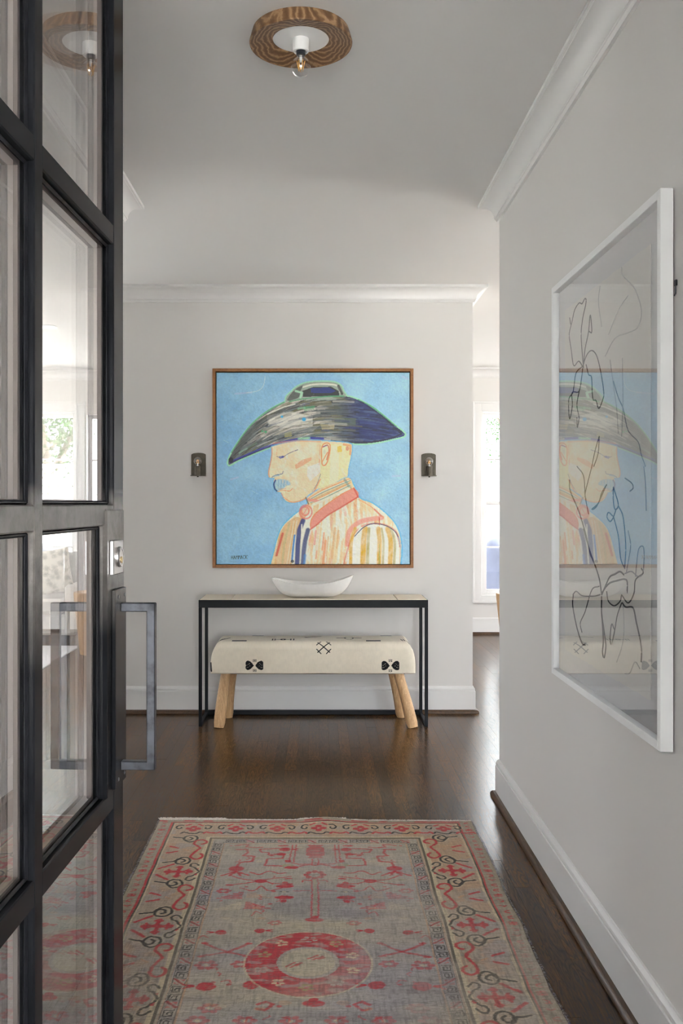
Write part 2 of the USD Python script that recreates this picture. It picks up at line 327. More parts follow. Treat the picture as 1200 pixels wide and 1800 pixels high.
# floor: oak strips laid along the hall, each a piece of its own where the photograph shows them
rng = random.Random(5)
fl = thing('floor', 'dark stained oak strip floor running down the hall', 'floor', kind=S)
part('subfloor', box(-5.1, 5.1, YF - .15, YREAR + .1, -.06, -.014), 'subfloor', fl)
PW, GAP = .0572, .0002
def plank_mesh(x0, x1, y0, y1):
    d = rng.uniform(-.00025, .00025)
    return box(x0 + GAP / 2, x1 - GAP / 2, y0 + GAP / 2, y1 - GAP / 2, -.014, d, bev=.0003)
cands = []
n0 = int(math.floor(-5.0 / PW))
for r in range(n0, -n0):
    x0 = r * PW; y = YF - .12 - rng.uniform(0, .9)
    while y < YREAR:
        L = rng.choice((.38, .55, .7, .85, 1.05, 1.25)) * rng.uniform(.92, 1.08)
        y0, y1 = max(y, YF - .14), min(y + L, YREAR); y += L
        if y1 - y0 < .05: continue
        xc, yc = x0 + PW / 2, (y0 + y1) / 2
        vis = 0
        if y1 > 2.15 and XL - .3 < xc < XR + .02 and y0 < YB:
            vis = 1
            if -.63 < xc < .61 and y1 < 3.95: vis = 0
        if yc > 4.3 and XR <= xc < .19 * y1 + .03: vis = 1
        if yc > 3.7 and -.30 * y1 < xc <= XL: vis = 1
        if YB < yc and -1.371 < xc < .989: vis = 0
        size = vis * (y1 - y0) / yc ** 2 * (1.6 if xc > XL - .05 else .6)
        cands.append((size, x0, y0, y1))
cands.sort(key=lambda c: -c[0])
for s, x0, y0, y1 in cands[:300]:
    part('plank', plank_mesh(x0, x0 + PW, y0, y1), 'floor_oak', fl)
part('plank_field', join([box(x0 + GAP / 2, x0 + PW - GAP / 2, y0 + GAP / 2, y1 - GAP / 2, -.014, 0) for s, x0, y0, y1 in cands[300:]]), 'floor_oak', fl, kind='stuff')

# windows: white double-hung sashes, one bar across each sash
def window(n, x, y, w, rotz, label):
    """local frame: wall face at y=0 with the room on -y; x across; origin on the floor at the middle"""
    t = thing('window_%d' % n, label, 'window', (x, y, 0), rotz, kind=S)
    a = w / 2; zm = (WZ0 + WZ1) / 2
    cw, ct = .085, .018
    zb, zt = WZ0 - .07, WZ1 + .09
    cas = [box(-a - cw, -a, -ct, -.001, zb, zt, .002), box(a, a + cw, -ct, -.001, zb, zt, .002), box(-a + .0002, a - .0002, -ct, -.001, WZ1, zt, .002), box(-a + .0002, a - .0002, -ct, -.001, zb, WZ0, .002),
           box(-a - cw - .008, -a - cw + .014, -ct - .010, 0, zb - .008, zt + .008, .002), box(a + cw - .014, a + cw + .008, -ct - .010, 0, zb - .008, zt + .008, .002),
           box(-a - cw + .0142, a + cw - .0142, -ct - .010, 0, zt - .012, zt + .008, .002), box(-a - cw + .0142, a + cw - .0142, -ct - .010, 0, zb - .008, zb + .012, .002)]
    part('casing', join(cas), 'window_paint', t)
    part('jamb', join([box(-a, -a + .018, 0, .15, WZ0, WZ1), box(a - .018, a, 0, .15, WZ0, WZ1), box(-a + .0182, a - .0182, 0, .15, WZ1 - .018, WZ1), box(-a + .0182, a - .0182, 0, .15, WZ0, WZ0 + .02)]), 'window_paint', t)
    for z0, z1, y0 in ((WZ0 + .02, zm + .02, .035), (zm - .02, WZ1 - .018, .075)):
        s, e = .040, a - .018
        sp = part('sash', join([box(-e, -e + s, y0, y0 + .036, z0, z1, .003), box(e - s, e, y0, y0 + .036, z0, z1, .003),
                                box(-e + s + .0002, e - s - .0002, y0, y0 + .036, z0, z0 + s, .003), box(-e + s + .0002, e - s - .0002, y0, y0 + .036, z1 - s, z1, .003)]), 'window_paint', t)
        zc = (z0 + z1) / 2
        part('muntin', box(-e + s, e - s, y0 + .004, y0 + .032, zc - .009, zc + .009, .003), 'window_paint', sp)
        for q0, q1 in ((z0 + s, zc - .009), (zc + .009, z1 - s)):
            part('window_pane', box(-e + s, e - s, y0 + .016, y0 + .020, q0, q1), 'window_glass', sp)
    return t
n = 0
for L, where in ((REAR_R, 'at the right end of the far wall'), (REAR_L, 'in the living room behind the sofa')):
    for i, (a, b) in enumerate(L):
        n += 1
        window(n, (a + b) / 2, YREAR, b - a, 0, 'white double-hung window %s, %s' % (where, 'nearer the hall end wall' if i == 0 else 'farther from the hall end wall, unseen and added for daylight'))
for a, b in SIDE_R: n += 1; window(n, 5.0, (a + b) / 2, b - a, -90, 'white double-hung window in the right outer side wall, number %d from the street' % (n - 3))
for a, b in SIDE_L: n += 1; window(n, -5.0, (a + b) / 2, b - a, 90, 'white double-hung window in the left outer side wall, number %d from the street' % (n - 5))
for a, b in FRONT: n += 1; window(n, (a + b) / 2, YF, b - a, 180, 'white double-hung window in the front wall, number %d from the left' % (n - 7))

# the glazed steel door, standing open: local x runs from the hinge to the leading edge, y=0 is the outside face
d = thing('door_1', 'black steel glazed front door standing open at the left with square pull handle', 'door', (-.4256, .95, 0), 87.595, kind=S)
DL, DT, DZ = .9205, .05, 2.44
MUL = (.4091, .4458); ST = (.8488, DL); HST = (0, .0405)
LEV = [(.222, .260), (.763, .802), (1.304, 1.343), (1.838, 1.876), (2.375, DZ)]
bv = .0022
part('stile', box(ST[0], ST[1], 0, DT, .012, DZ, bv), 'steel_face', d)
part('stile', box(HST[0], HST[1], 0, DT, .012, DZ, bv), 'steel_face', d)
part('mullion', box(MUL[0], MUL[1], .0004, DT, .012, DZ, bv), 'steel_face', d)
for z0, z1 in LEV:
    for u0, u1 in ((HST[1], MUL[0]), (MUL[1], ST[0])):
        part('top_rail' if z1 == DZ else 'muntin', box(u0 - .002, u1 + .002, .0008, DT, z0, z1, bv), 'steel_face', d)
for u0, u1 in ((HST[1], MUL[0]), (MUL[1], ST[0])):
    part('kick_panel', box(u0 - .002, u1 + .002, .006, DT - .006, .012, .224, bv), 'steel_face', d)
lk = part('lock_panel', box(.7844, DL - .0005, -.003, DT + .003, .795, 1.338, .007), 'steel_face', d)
G0, G1 = .0165, .042
zr = [(.260, .763), (.802, 1.304), (1.343, 1.838), (1.876, 2.375)]
for ci, (u0, u1) in enumerate(((HST[1], MUL[0]), (MUL[1], ST[0]))):
    for ri, (z0, z1) in enumerate(zr):
        v1 = .7844 if (ci == 1 and ri == 1) else u1
        g = part('pane', join([box(u0, v1, G0, G0 + .005, z0, z1), box(u0, v1, G1 - .005, G1, z0, z1)]), 'clear_glass', d)
        w = .0085
        part('spacer', join([box(u0, u0 + w, G0 + .0055, G1 - .0055, z0, z1), box(v1 - w, v1, G0 + .0055, G1 - .0055, z0, z1),
                             box(u0 + w, v1 - w, G0 + .0055, G1 - .0055, z0, z0 + w), box(u0 + w, v1 - w, G0 + .0055, G1 - .0055, z1 - w, z1)]), 'spacer_metal', g)
        b2, yb0, yb1 = .007, .009, .0162
        def bead(ya, yb):
            fr = []
            for (p, q, r, s) in ((u0, u0 + b2, z0, z1), (v1 - b2, v1, z0, z1), (u0 + b2 + .0002, v1 - b2 - .0002, z0, z0 + b2), (u0 + b2 + .0002, v1 - b2 - .0002, z1 - b2, z1)):
                fr.append(box(p, q, ya, yb, r, s, .003))
            return join(fr)
        part('glazing_bead', bead(yb0, yb1), 'blackened_steel', d)
        part('glazing_bead', bead(G1 + .0003, G1 + .0073), 'blackened_steel', d)
es = part('deadbolt', box(.807, .876, -.0108, -.003, 1.2115, 1.2757, .0012), 'satin_nickel', d, label='square satin nickel deadbolt plate')
cyl = lathe([(0, -.001), (.0195, -.001), (.0195, .0035), (.0175, .0050), (.0150, .0050), (.0145, .0042), (0, .0042)], 40)
cyl = xf(cyl, rot(90, (1, 0, 0))); cyl.apply_translation((.846, -.0108, 1.2436))
part('lock_cylinder', cyl, 'satin_nickel', es, smooth=30)
key = xf(lathe([(0, 0), (.0062, 0), (.0062, .0015), (0, .0015)], 20), rot(90, (1, 0, 0))); key.apply_translation((.846, -.0150, 1.238))
part('keyway', key, 'brass', es)
for sgn in (-1, 1):
    f = (lambda y: y) if sgn < 0 else (lambda y: DT - y)
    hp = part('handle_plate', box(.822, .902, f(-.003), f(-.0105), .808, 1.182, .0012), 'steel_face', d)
    u0, u1, o0, o1, zt, zb = .860, .877, -.0598, -.0762, 1.1544, .834
    t_ = .0168
    hb = [box(u0, u1, f(-.0100), f(o1), zt - t_, zt, .0016), box(u0, u1, f(-.0100), f(o1), zb, zb + t_, .0016), box(u0, u1, f(o0), f(o1), zb, zt, .0016)]
    part('pull_handle', join(hb), 'handle_steel', d, label='square-section steel pull handle %s' % ('on the outside face' if sgn < 0 else 'on the inside face'))
    sc = []
    for zz in (1.168, .822):
        for uu in (.842, .888):
            s_ = xf(lathe([(0, -.001), (.004, -.001), (.0034, .0012), (0, .0014)], 14), rot(90 * (1 if sgn < 0 else -1), (1, 0, 0)))
            s_.apply_translation((uu, f(-.0105), zz)); part('screw', s_, 'handle_steel', hp)

# outside
part('ground', box(-60, 60, -40, 80, -.6, -.25), 'paving', kind=S, label='pale sunlit paving and grass around the house', cat='ground')
part('porch', box(-2.2, 2.2, -3.4, YF - .151, -.24, -.02), 'concrete', kind=S, label='concrete porch before the front door', cat='porch')
part('porch_walls', join([box(-1.5, -1.35, -3.2, YF - .151, -.02, 2.72), box(1.35, 1.5, -3.2, YF - .151, -.02, 2.72), box(-1.5, 1.5, -3.35, -3.2, 2.30, 2.72)]), 'wall_paint', kind=S, label='added unseen side walls and beam that cut the daylight at the front door', cat='wall')  # added out of view to weaken the daylight entering by the doorway
part('porch_roof', box(-2.2, 2.2, -3.5, YF - .151, 2.72, 2.85), 'trim_paint', kind=S, label='added unseen flat white roof that shades the front door', cat='roof')  # roof added behind the camera, made deep to keep sky light off the door
# ================================================================ colouring of flat prints on fine meshes
class Ink:
    """lays colours on the points (x, y) of a fine mesh"""
    def __init__(s, x, y, base):
        s.x, s.y = np.asarray(x, float).ravel(), np.asarray(y, float).ravel()
        s.c = np.tile(np.asarray(base, float), (len(s.x), 1)) if np.ndim(base) == 1 else np.array(base, float)
    def near(s, P, pad):
        lo, hi = P.min(0) - pad, P.max(0) + pad
        return np.nonzero((s.x >= lo[0]) & (s.x <= hi[0]) & (s.y >= lo[1]) & (s.y <= hi[1]))[0]
    def put(s, i, col, a):
        a = np.asarray(a)[:, None]; s.c[i] = s.c[i] * (1 - a) + np.asarray(col) * a
    def inside(s, P, i):
        r = np.zeros(len(i), bool); x, y = s.x[i], s.y[i]
        for (ax, ay), (bx, by) in zip(P, np.roll(P, -1, 0)):
            if ay != by:
                k = (ay > y) != (by > y)
                r ^= k & (x < (bx - ax) * (y - ay) / (by - ay) + ax)
        return r
    def dist(s, P, i):
        d = np.full(len(i), 1e9); x, y = s.x[i], s.y[i]
        for (ax, ay), (bx, by) in zip(P[:-1], P[1:]):
            vx, vy = bx - ax, by - ay; L = vx * vx + vy * vy + 1e-18
            t = np.clip(((x - ax) * vx + (y - ay) * vy) / L, 0, 1)
            d = np.minimum(d, (x - ax - t * vx) ** 2 + (y - ay - t * vy) ** 2)
        return np.sqrt(d)
    def fill(s, P, col, a=1.0, mod=None):
        P = np.asarray(P, float); i = s.near(P, 0)
        i = i[s.inside(P, i)]
        s.put(i, col, (a if mod is None else a * mod[i]) * np.ones(len(i)))
        return i
    def line(s, P, w, col, a=1.0, mod=None, soft=.25):
        P = np.asarray(P, float); i = s.near(P, w)
        d = s.dist(P, i); k = np.clip((w / 2 * (1 + soft) - d) / (w * soft + 1e-9), 0, 1)
        s.put(i, col, a * k * (1 if mod is None else mod[i]))
    def dot(s, cx, cy, rx, ry, col, a=1.0, mod=None):
        P = np.array([[cx - rx, cy - ry], [cx + rx, cy + ry]]); i = s.near(P, 0)
        d = ((s.x[i] - cx) / rx) ** 2 + ((s.y[i] - cy) / ry) ** 2
        s.put(i, col, np.clip((1 - d) * 4, 0, 1) * a * (1 if mod is None else mod[i]))

def smooth_line(P, n=8):
    """Catmull-Rom through the points"""
    P = np.asarray(P, float); Q = np.vstack([2 * P[0] - P[1], P, 2 * P[-1] - P[-2]]); out = []
    for k in range(1, len(Q) - 2):
        t = np.linspace(0, 1, n, endpoint=False)[:, None]; a, b, c, d = Q[k - 1:k + 3]
        out.append(.5 * (2 * b + (c - a) * t + (2 * a - 5 * b + 4 * c - d) * t ** 2 + (3 * b - a - 3 * c + d) * t ** 3))
    return np.vstack(out + [P[-1:]])

def fields(shape, seed):
    return np.random.RandomState(seed).rand(*shape)

def vnoise(x, y, seed):
    """smooth value noise, 0..1"""
    T = fields((64, 64), seed); xi, yi = np.floor(x).astype(int), np.floor(y).astype(int); fx, fy = x - xi, y - yi
    fx, fy = fx * fx * (3 - 2 * fx), fy * fy * (3 - 2 * fy)
    g = lambda a, b: T[a % 64, b % 64]
    return (g(xi, yi) * (1 - fx) + g(xi + 1, yi) * fx) * (1 - fy) + (g(xi, yi + 1) * (1 - fx) + g(xi + 1, yi + 1) * fx) * fy
def vfbm(x, y, seed, o=4):
    r, a, t = 0, 1.0, 0
    for k in range(o): r = r + a * vnoise(x * 2 ** k, y * 2 ** k, seed + k); t += a; a *= .55
    return r / t
def step(v, a, b): return np.clip((v - a) / (b - a), 0, 1)
def mixc(a, b, t): t = np.atleast_1d(np.asarray(t, float))[:, None]; return np.asarray(a) * (1 - t) + np.asarray(b) * t

# ================================================================ the rug
RUG_X0, RUG_X1, RUG_Y0, RUG_Y1, RT = -.668, .642, 1.28, 3.985, .007
def build_rug():
    t = thing('area_rug', 'faded red and grey patterned wool rug with cream fringe lying on the dark oak floor', 'rug')
    CX = -.013
    # finer rows where the photograph looks, coarser towards the door
    ys = np.concatenate([np.arange(RUG_Y0, 2.2, .008), np.arange(2.2, RUG_Y1 + .0015, .0030)])
    xs = np.arange(RUG_X0, RUG_X1 + .001, .0030)
    U, V = np.meshgrid(xs, ys, indexing='ij')
    nu, nv = U.shape
    u, v = U.ravel(), V.ravel()                        # the pattern's own coordinates
    warm, grey, lilac = lin(168, 150, 122), lin(166, 157, 146), lin(152, 147, 148)
    red, cream, dark, peach, green = lin(180, 34, 48), lin(196, 182, 152), lin(34, 29, 28), lin(186, 142, 104), lin(156, 150, 104)
    wx = .0045 * (vnoise(u * 36, v * 170, 5) - .5) + .004 * (vnoise(u * 9, v * 9, 6) - .5); wy = .0045 * (vnoise(u * 120, v * 50, 7) - .5) + .004 * (vnoise(u * 9, v * 9, 8) - .5)
    k = Ink(u + wx, v + wy, grey)
    s = (u - CX); hw = (RUG_X1 - RUG_X0) / 2
    e = np.minimum(hw - np.abs(s), (RUG_Y1 - v) + .030)             # distance in from the border (far end has a narrow guard)
    e = np.minimum(e, (v - RUG_Y0) + .030)
    wear = vfbm(u * 3.2, v * 3.2, 3)                                 # worn patches
    near = step(v, 3.7, 2.7)                                          # this end is walked bare
    pile = 1 - .75 * np.clip(step(wear, .42, .72) * (.35 + .65 * near), 0, 1)
    weft = vnoise(u * 34, v * 330, 11); warp = vnoise(u * 320, v * 30, 12); speck = vnoise(u * 330, v * 330, 13)
    mod = np.clip(pile * (.30 + 1.25 * (speck * .45 + weft * .55)), 0, 1)
    md = np.clip(mod * 1.7, 0, 1)
    # ground colours
    fm = vfbm(u * 2.1 + 9, v * 6.5, 21); k.c = mixc(grey, lilac, step(fm, .35, .65))
    k.c = mixc(k.c, cream, .38 * step(vfbm(u * 4, v * 9, 31), .5, .75))
    k.c = mixc(k.c, green, .16 * step(vfbm(u * 5 + 4, v * 6, 41), .52, .72)); k.c = mixc(k.c, np.array(lin(118, 108, 106)), .36 * step(vfbm(u * 3.0, v * 11, 43), .54, .76))
    top = step(v, 2.9, 3.6)
    b = (e < .250)
    k.c[b] = mixc(mixc(grey, warm, .35 + .65 * top[b]), cream, .3 * wear[b])
    b = (e >= .068) & (e < .222)
    sc_ = mixc(mixc(lilac, peach, np.clip(.10 + .5 * top[b] + .5 * (vfbm(u[b] * 5, v[b] * 5, 51) - .5), 0, 1)), warm, .45)
    k.c[b] = sc_
    b = (e < .054); k.c[b] = mixc(warm, grey, .35 + .3 * wear[b]) * .82
    for lo, hi, col, a in ((.054, .061, red, .95), (.061, .067, dark, .9), (.067, .075, cream, .75), (.222, .236, cream, .75), (.236, .246, dark, .8), (.250, .254, peach, .5), (.297, .303, peach, .6)):
        i = np.nonzero((e >= lo) & (e < hi))[0]; k.put(i, col, a * (.35 + .65 * mod[i]) if col is not cream else np.full(len(i), a))
    # a border strip is drawn in (p, q): p along it, q inwards from its outer edge; sides: left, right, far end
    def put_side(P, side):
        P = np.asarray(P, float)
        if side == 'L': return np.column_stack([RUG_X0 + P[:, 1], RUG_Y1 - P[:, 0]])
        if side == 'R': return np.column_stack([RUG_X1 - P[:, 1], RUG_Y1 - P[:, 0]])
        return np.column_stack([RUG_X0 + P[:, 0], RUG_Y1 + .030 - P[:, 1]])
    def swirl(p, q, r, turn, flip, tail):
        a = np.linspace(0, turn, 22); rr = r * (1 - .80 * a / turn)
        P = np.column_stack([p + rr * np.cos(a) * flip, q - rr * np.sin(a)])
        return np.vstack([np.array(tail), P]) if tail is not None else P
    def guard(side, length, p0=.03):
        r = random.Random(7); p = p0; n = 0
        while p < length - .02:
            q = .012; kind = n % 5
            if kind < 2: L = [[(p - .009, q + .008), (p - .004, q + .022), (p + .004, q + .022), (p + .009, q + .008)]]
            elif kind == 2: L = [[(p - .008, q + .004), (p - .008, q + .028)], [(p, q + .004), (p, q + .028)], [(p + .008, q + .004), (p + .008, q + .028)], [(p - .01, q + .016), (p + .01, q + .016)]]
            elif kind == 3: L = [[(p - .010, q + .024), (p - .002, q + .008), (p + .008, q + .008), (p + .010, q + .02)]]
            else: L = [[(p - .006, q + .006), (p + .002, q + .016), (p - .006, q + .028)]]
            for l in L: k.line(put_side(l, side), .0065, red, .85, mod)
            p += .043; n += 1
    SW = np.array([(.020, .009), (.014, .030), (.008, .049), (-.016, .062), (-.033, .078), (-.026, .098), (.002, .108), (.028, .100), (.037, .080), (.030, .062), (.006, .055), (-.014, .068), (-.008, .084), (.008, .088), (.017, .077)])
    RS = np.array([(-.059, .132), (-.066, .146), (-.088, .147), (-.103, .127), (-.094, .107), (-.060, .102), (-.020, .128), (.006, .122), (.039, .110), (.078, .106), (.098, .126), (.084, .146), (.059, .149), (.044, .138)])
    DC = np.array([(-.058, .146), (-.079, .131), (-.072, .116), (-.048, .119), (-.040, .132), (-.022, .143), (-.002, .153)])
    def scrolls(side, length, p0):
        P_ = .442; o = .079; p = p0 - P_
        at = lambda P, p, f=1: put_side(smooth_line(np.asarray(P) * [f, 1] + [p, o], 6), side)
        while p < length:
            for pc, fl in ((p, -1), (p + .225, 1)):
                if pc < .16: continue
                k.line(at(SW, pc, fl), .021, cream, .40); k.line(at(SW, pc, fl), .0092, dark, .97, md)
            ps, pr = p + .113, p + .333
            if ps > .16: k.line(at(RS, ps), .021, green, .25); k.line(at(RS, ps), .0108, red, .95, md)
            if pr < .2: p += P_; continue
            for a, b in (((-.034, .012), (-.016, .046)), ((.036, .012), (.020, .048))): k.line(put_side([(ps + a[0], o + a[1]), (ps + b[0], o + b[1])], side), .011, red, .9, md)
            k.line(put_side([(ps - .004, o + .066), (ps + .012, o + .088)], side), .007, peach, .6)
            for f in (-1, 1):
                k.line(at(DC, pr, f), .017, cream, .35); k.line(at(DC, pr, f), .0082, dark, .92, md)
                k.line(put_side([(pr + f * .028, o + .006), (pr + f * .072, o + .052)], side), .012, red, .92, md)
                k.fill(put_side([(pr + f * .030, o + .138), (pr + f * .012, o + .150), (pr + f * .034, o + .150)], side), red, .85, md)
                # rosette: paired curls and a lozenge on each side
                k.line(put_side([(pr + f * (.022 + .018 * math.cos(a)), o + .064 + .020 * math.sin(a)) for a in np.linspace(.3, 4.6, 14)], side), .010, red, .92, md)
                k.line(put_side([(pr + f * (.022 + .018 * math.cos(a)), o + .096 - .018 * math.sin(a)) for a in np.linspace(.3, 4.6, 14)], side), .010, red, .92, md)
                q = put_side([(pr + f * .046, o + .080)], side)[0]; k.dot(q[0], q[1], .010, .010, red, .9, md)
            for dq in (.040, .120): q = put_side([(pr, o + dq)], side)[0]; k.dot(q[0], q[1], .013, .014, red, .92, md)
            q = put_side([(pr, o + .080)], side)[0]; k.dot(q[0], q[1], .012, .010, red, .9, md)
            p += P_
    def top_scrolls():
        p = .075; W = RUG_X1 - RUG_X0; n = 0
        for c in np.arange(.155, W - .06, .171):
            # pair of dark hooks around a red flower, dark wave below; red wave in between
            for fl in (-1, 1):
                hook = smooth_line([(c + .022 * fl, .086), (c + .036 * fl, .092), (c + .052 * fl, .098)], 5)
                sw = np.column_stack([c + fl * (.056 + .020 * np.cos(np.linspace(2.2, -3.2, 20)) * np.linspace(1, .35, 20)), .120 - .028 * np.sin(np.linspace(2.2, -3.2, 20)) * np.linspace(1, .35, 20)])
                k.line(put_side(sw, 'T'), .016, cream, .4); k.line(put_side(sw, 'T'), .0085, dark, .97, md)
                k.line(put_side([(c + .016 * fl, .082), (c + .034 * fl, .098)], 'T'), .010, red, .9, md)
            for dp, dq in ((.018, 0), (-.018, 0), (0, .020), (0, -.020)):
                q = put_side([(c + dp, .132 + dq)], 'T')[0]; k.dot(q[0], q[1], .015, .014, red, .92, md)
            col = dark
            k.line(put_side(smooth_line([(c - .044, .186), (c - .034, .172), (c - .012, .186), (c + .016, .190), (c + .030, .172), (c + .044, .178)]), 'T'), .0085, dark, .95, md)
            k.line(put_side(smooth_line([(c + .048, .186), (c + .058, .172), (c + .075, .182), (c + .098, .182), (c + .112, .172), (c + .122, .186)]), 'T'), .0115, red, .92, md)
    LL = RUG_Y1 - RUG_Y0
    blotch = np.nonzero((e > .07) & (e < .225))[0]; k.put(blotch, peach, .35 * step(vfbm(u[blotch] * 16, v[blotch] * 16, 55), .52, .62)); k.put(blotch, lilac, .5 * step(vfbm(u[blotch] * 13 + 5, v[blotch] * 13, 56), .52, .64))
    guard('L', LL); guard('R', LL)
    scrolls('L', LL, .222); scrolls('R', LL, .212); top_scrolls()
    i = np.nonzero((v > RUG_Y1 - .018) & (v < RUG_Y1 - .008))[0]; k.put(i, red, .8 * step(vnoise(u[i] * 26, v[i] * 40, 61), .40, .55))
    # meander: framed square spirals and red diagonals
    def spiral(p, q, a, side, col):
        P = [(p - a, q + a), (p - a, q - a), (p + a, q - a), (p + a, q + a * .6), (p - a * .4, q + a * .6), (p - a * .4, q - a * .3), (p + a * .4, q - a * .3)]
        k.line(put_side(P, side), .0042, col, .9, md)
    def meander(side, p0, length):
        for q in (.257, .295): k.line(put_side([(p0 - .02, q), (length, q)], side), .0032, dark, .7, mod)
        p = p0
        while p < length - .04:
            spiral(p + .018, .276, .0135, side, dark); k.line(put_side([(p + .038, .258), (p + .038, .294)], side), .003, dark, .7, mod)
            spiral(p + .060, .276, .0135, side, dark); k.line(put_side([(p + .080, .258), (p + .080, .294)], side), .003, dark, .7, mod)
            k.line(put_side([(p + .084, .262), (p + .112, .290)], side), .009, red, .8, mod); k.line(put_side([(p + .082, .258), (p + .116, .294)], side), .0028, dark, .7, mod)
            k.fill(put_side([(p + .084, .290), (p + .084, .274), (p + .098, .290)], side), red, .6, mod); k.fill(put_side([(p + .114, .262), (p + .114, .278), (p + .100, .262)], side), red, .6, mod)
            p += .122
    meander('L', .270, LL); meander('R', .270, LL); meander('T', .30, RUG_X1 - RUG_X0 - .29)
    # field: mirrored left and right
    def M(P): return np.column_stack([2 * CX - np.asarray(P)[:, 0], np.asarray(P)[:, 1]])
    def both(P, w, col=red, a=.85):
        P = np.asarray(P, float); k.line(P, w, col, a, mod); k.line(M(P), w, col, a * .92, mod)
    def bdot(x, y, rx, ry, col=red, a=.95):
        rx, ry = rx * .86, ry * .82
        k.dot(x, y, rx, ry, col, a, mod); k.dot(2 * CX - x, y, rx, ry, col, a * .92, mod)
    def bfill(P, col=red, a=.85): k.fill(P, col, a, mod); k.fill(M(P), col, a * .92, mod)
    def flower(x, y, r, a=.85):
        for q in np.arange(6) * math.pi / 3: bdot(x + r * math.cos(q), y + r * .8 * math.sin(q), r * .62, r * .5, red, a)
        bdot(x, y, r * .4, r * .4, cream, .7)
    def pome(x, y, r, fl=1):
        bdot(x, y, r, r * .95); bdot(x + r * 1.25 * fl, y, r * .45, r * .3)
        both([(x + r * fl, y), (x + r * 1.9 * fl, y + r * .3)], .007); both([(x + r * fl, y), (x + r * 1.9 * fl, y - r * .35)], .006)
    fx = CX; mx0 = CX - .018
    # stepped stems with pomegranates
    both([(fx - .305, 3.648), (fx - .265, 3.650), (fx - .258, 3.615), (fx - .272, 3.585), (fx - .232, 3.580), (fx - .236, 3.530), (fx - .282, 3.520), (fx - .288, 3.470)], .0105)
    both([(fx - .312, 3.690), (fx - .29, 3.700), (fx - .262, 3.700), (fx - .270, 3.675), (fx - .235, 3.668), (fx - .205, 3.672)], .009)
    both([(fx - .215, 3.650), (fx - .190, 3.655), (fx - .140, 3.660)], .009)
    both([(fx - .215, 3.650), (fx - .205, 3.620), (fx - .178, 3.616), (fx - .178, 3.596), (fx - .118, 3.600), (fx - .120, 3.560), (fx - .180, 3.555), (fx - .186, 3.490), (fx - .120, 3.485)], .0085)
    pome(fx - .118, 3.650, .026, 1); bdot(fx - .288, 3.460, .036, .030); bdot(fx - .100, 3.490, .030, .018, green, .6)
    for a_ in (-.05, -.02, .02, .05): both([(fx - .288, 3.435), (fx - .288 + a_, 3.395)], .009)
    # sprays
    both(smooth_line([(fx - .310, 3.405), (fx - .26, 3.365), (fx - .20, 3.352), (fx - .14, 3.370), (fx - .085, 3.385)]), .0065)
    both(smooth_line([(fx - .29, 3.315), (fx - .24, 3.330), (fx - .19, 3.350), (fx - .15, 3.325), (fx - .09, 3.318)]), .0065)
    both(smooth_line([(fx - .26, 3.285), (fx - .215, 3.262), (fx - .19, 3.30), (fx - .16, 3.262), (fx - .115, 3.285)]), .0065)
    both(smooth_line([(fx - .235, 3.425), (fx - .20, 3.405), (fx - .17, 3.435), (fx - .13, 3.415), (fx - .105, 3.42)]), .008)
    bdot(fx - .192, 3.345, .028, .022); bdot(fx - .30, 3.313, .018, .009); bdot(fx - .088, 3.316, .016, .009)
    # middle stem
    k.fill([(fx - .034, 3.700), (fx + .034, 3.700), (fx + .022, 3.680), (fx + .034, 3.665), (fx + .036, 3.590), (fx + .020, 3.578), (fx + .030, 3.562), (fx - .030, 3.562), (fx - .020, 3.578), (fx - .036, 3.590), (fx - .034, 3.665), (fx - .022, 3.680)], red, .85, mod)
    for q in (3.61, 3.64): k.line([(fx - .018, q), (fx + .018, q)], .007, grey, .5)
    for xx in (-.011, .011):
        k.line([(fx + xx, 3.555), (fx + xx, 3.49)], .006, red, .8, mod); k.line([(fx + xx, 3.36), (fx + xx, 3.05)], .006, red, .8, mod)
    k.line([(fx, 3.36), (fx, 3.05)], .012, green, .35)
    both([(fx - .075, 3.700), (fx - .078, 3.520)], .006); both([(fx - .090, 3.700), (fx - .094, 3.520)], .006)
    both(smooth_line([(fx - .09, 3.515), (fx - .05, 3.500), (fx, 3.512)]), .006); both(smooth_line([(fx - .055, 3.482), (fx - .02, 3.497), (fx, 3.488)]), .009)
    bdot(fx - .085, 3.470, .034, .016); bdot(fx - .126, 3.690, .026, .010); bdot(fx - .115, 3.655, .016, .012); bdot(fx - .128, 3.600, .024, .018); both([(fx - .155, 3.605), (fx - .128, 3.600)], .006)
    bdot(fx - .165, 3.585, .014, .008); bdot(fx - .10, 3.53, .014, .018)
    for q in range(8):
        a_ = q * math.pi / 4; k.dot(fx + .030 * math.cos(a_), 3.400 + .030 * math.sin(a_), .012, .013, red, .9, mod)
    k.line([(fx - .028, 3.400), (fx + .028, 3.400)], .005, dark, .8, mod)
    both(smooth_line([(fx - .045, 3.335), (fx - .038, 3.350), (fx - .010, 3.345)]), .007)
    for yy in (3.300, 3.205): bdot(fx - .105, yy, .034, .020); bdot(fx - .105, yy + .028 * (1 if yy > 3.25 else -1), .014, .014)
    for xx in (-.128, -.083): bdot(fx + xx, 3.30, .013, .012); bdot(fx + xx, 3.205, .013, .012)
    bdot(fx - .105, 3.252, .022, .005, dark, .8); bdot(fx - .105, 3.252, .009, .006, cream, .8)
    both([(fx - .075, 3.258), (fx - .02, 3.262)], .004)
    bdot(fx - .095, 3.365, .018, .008); flower(fx - .315, 3.262, .018)
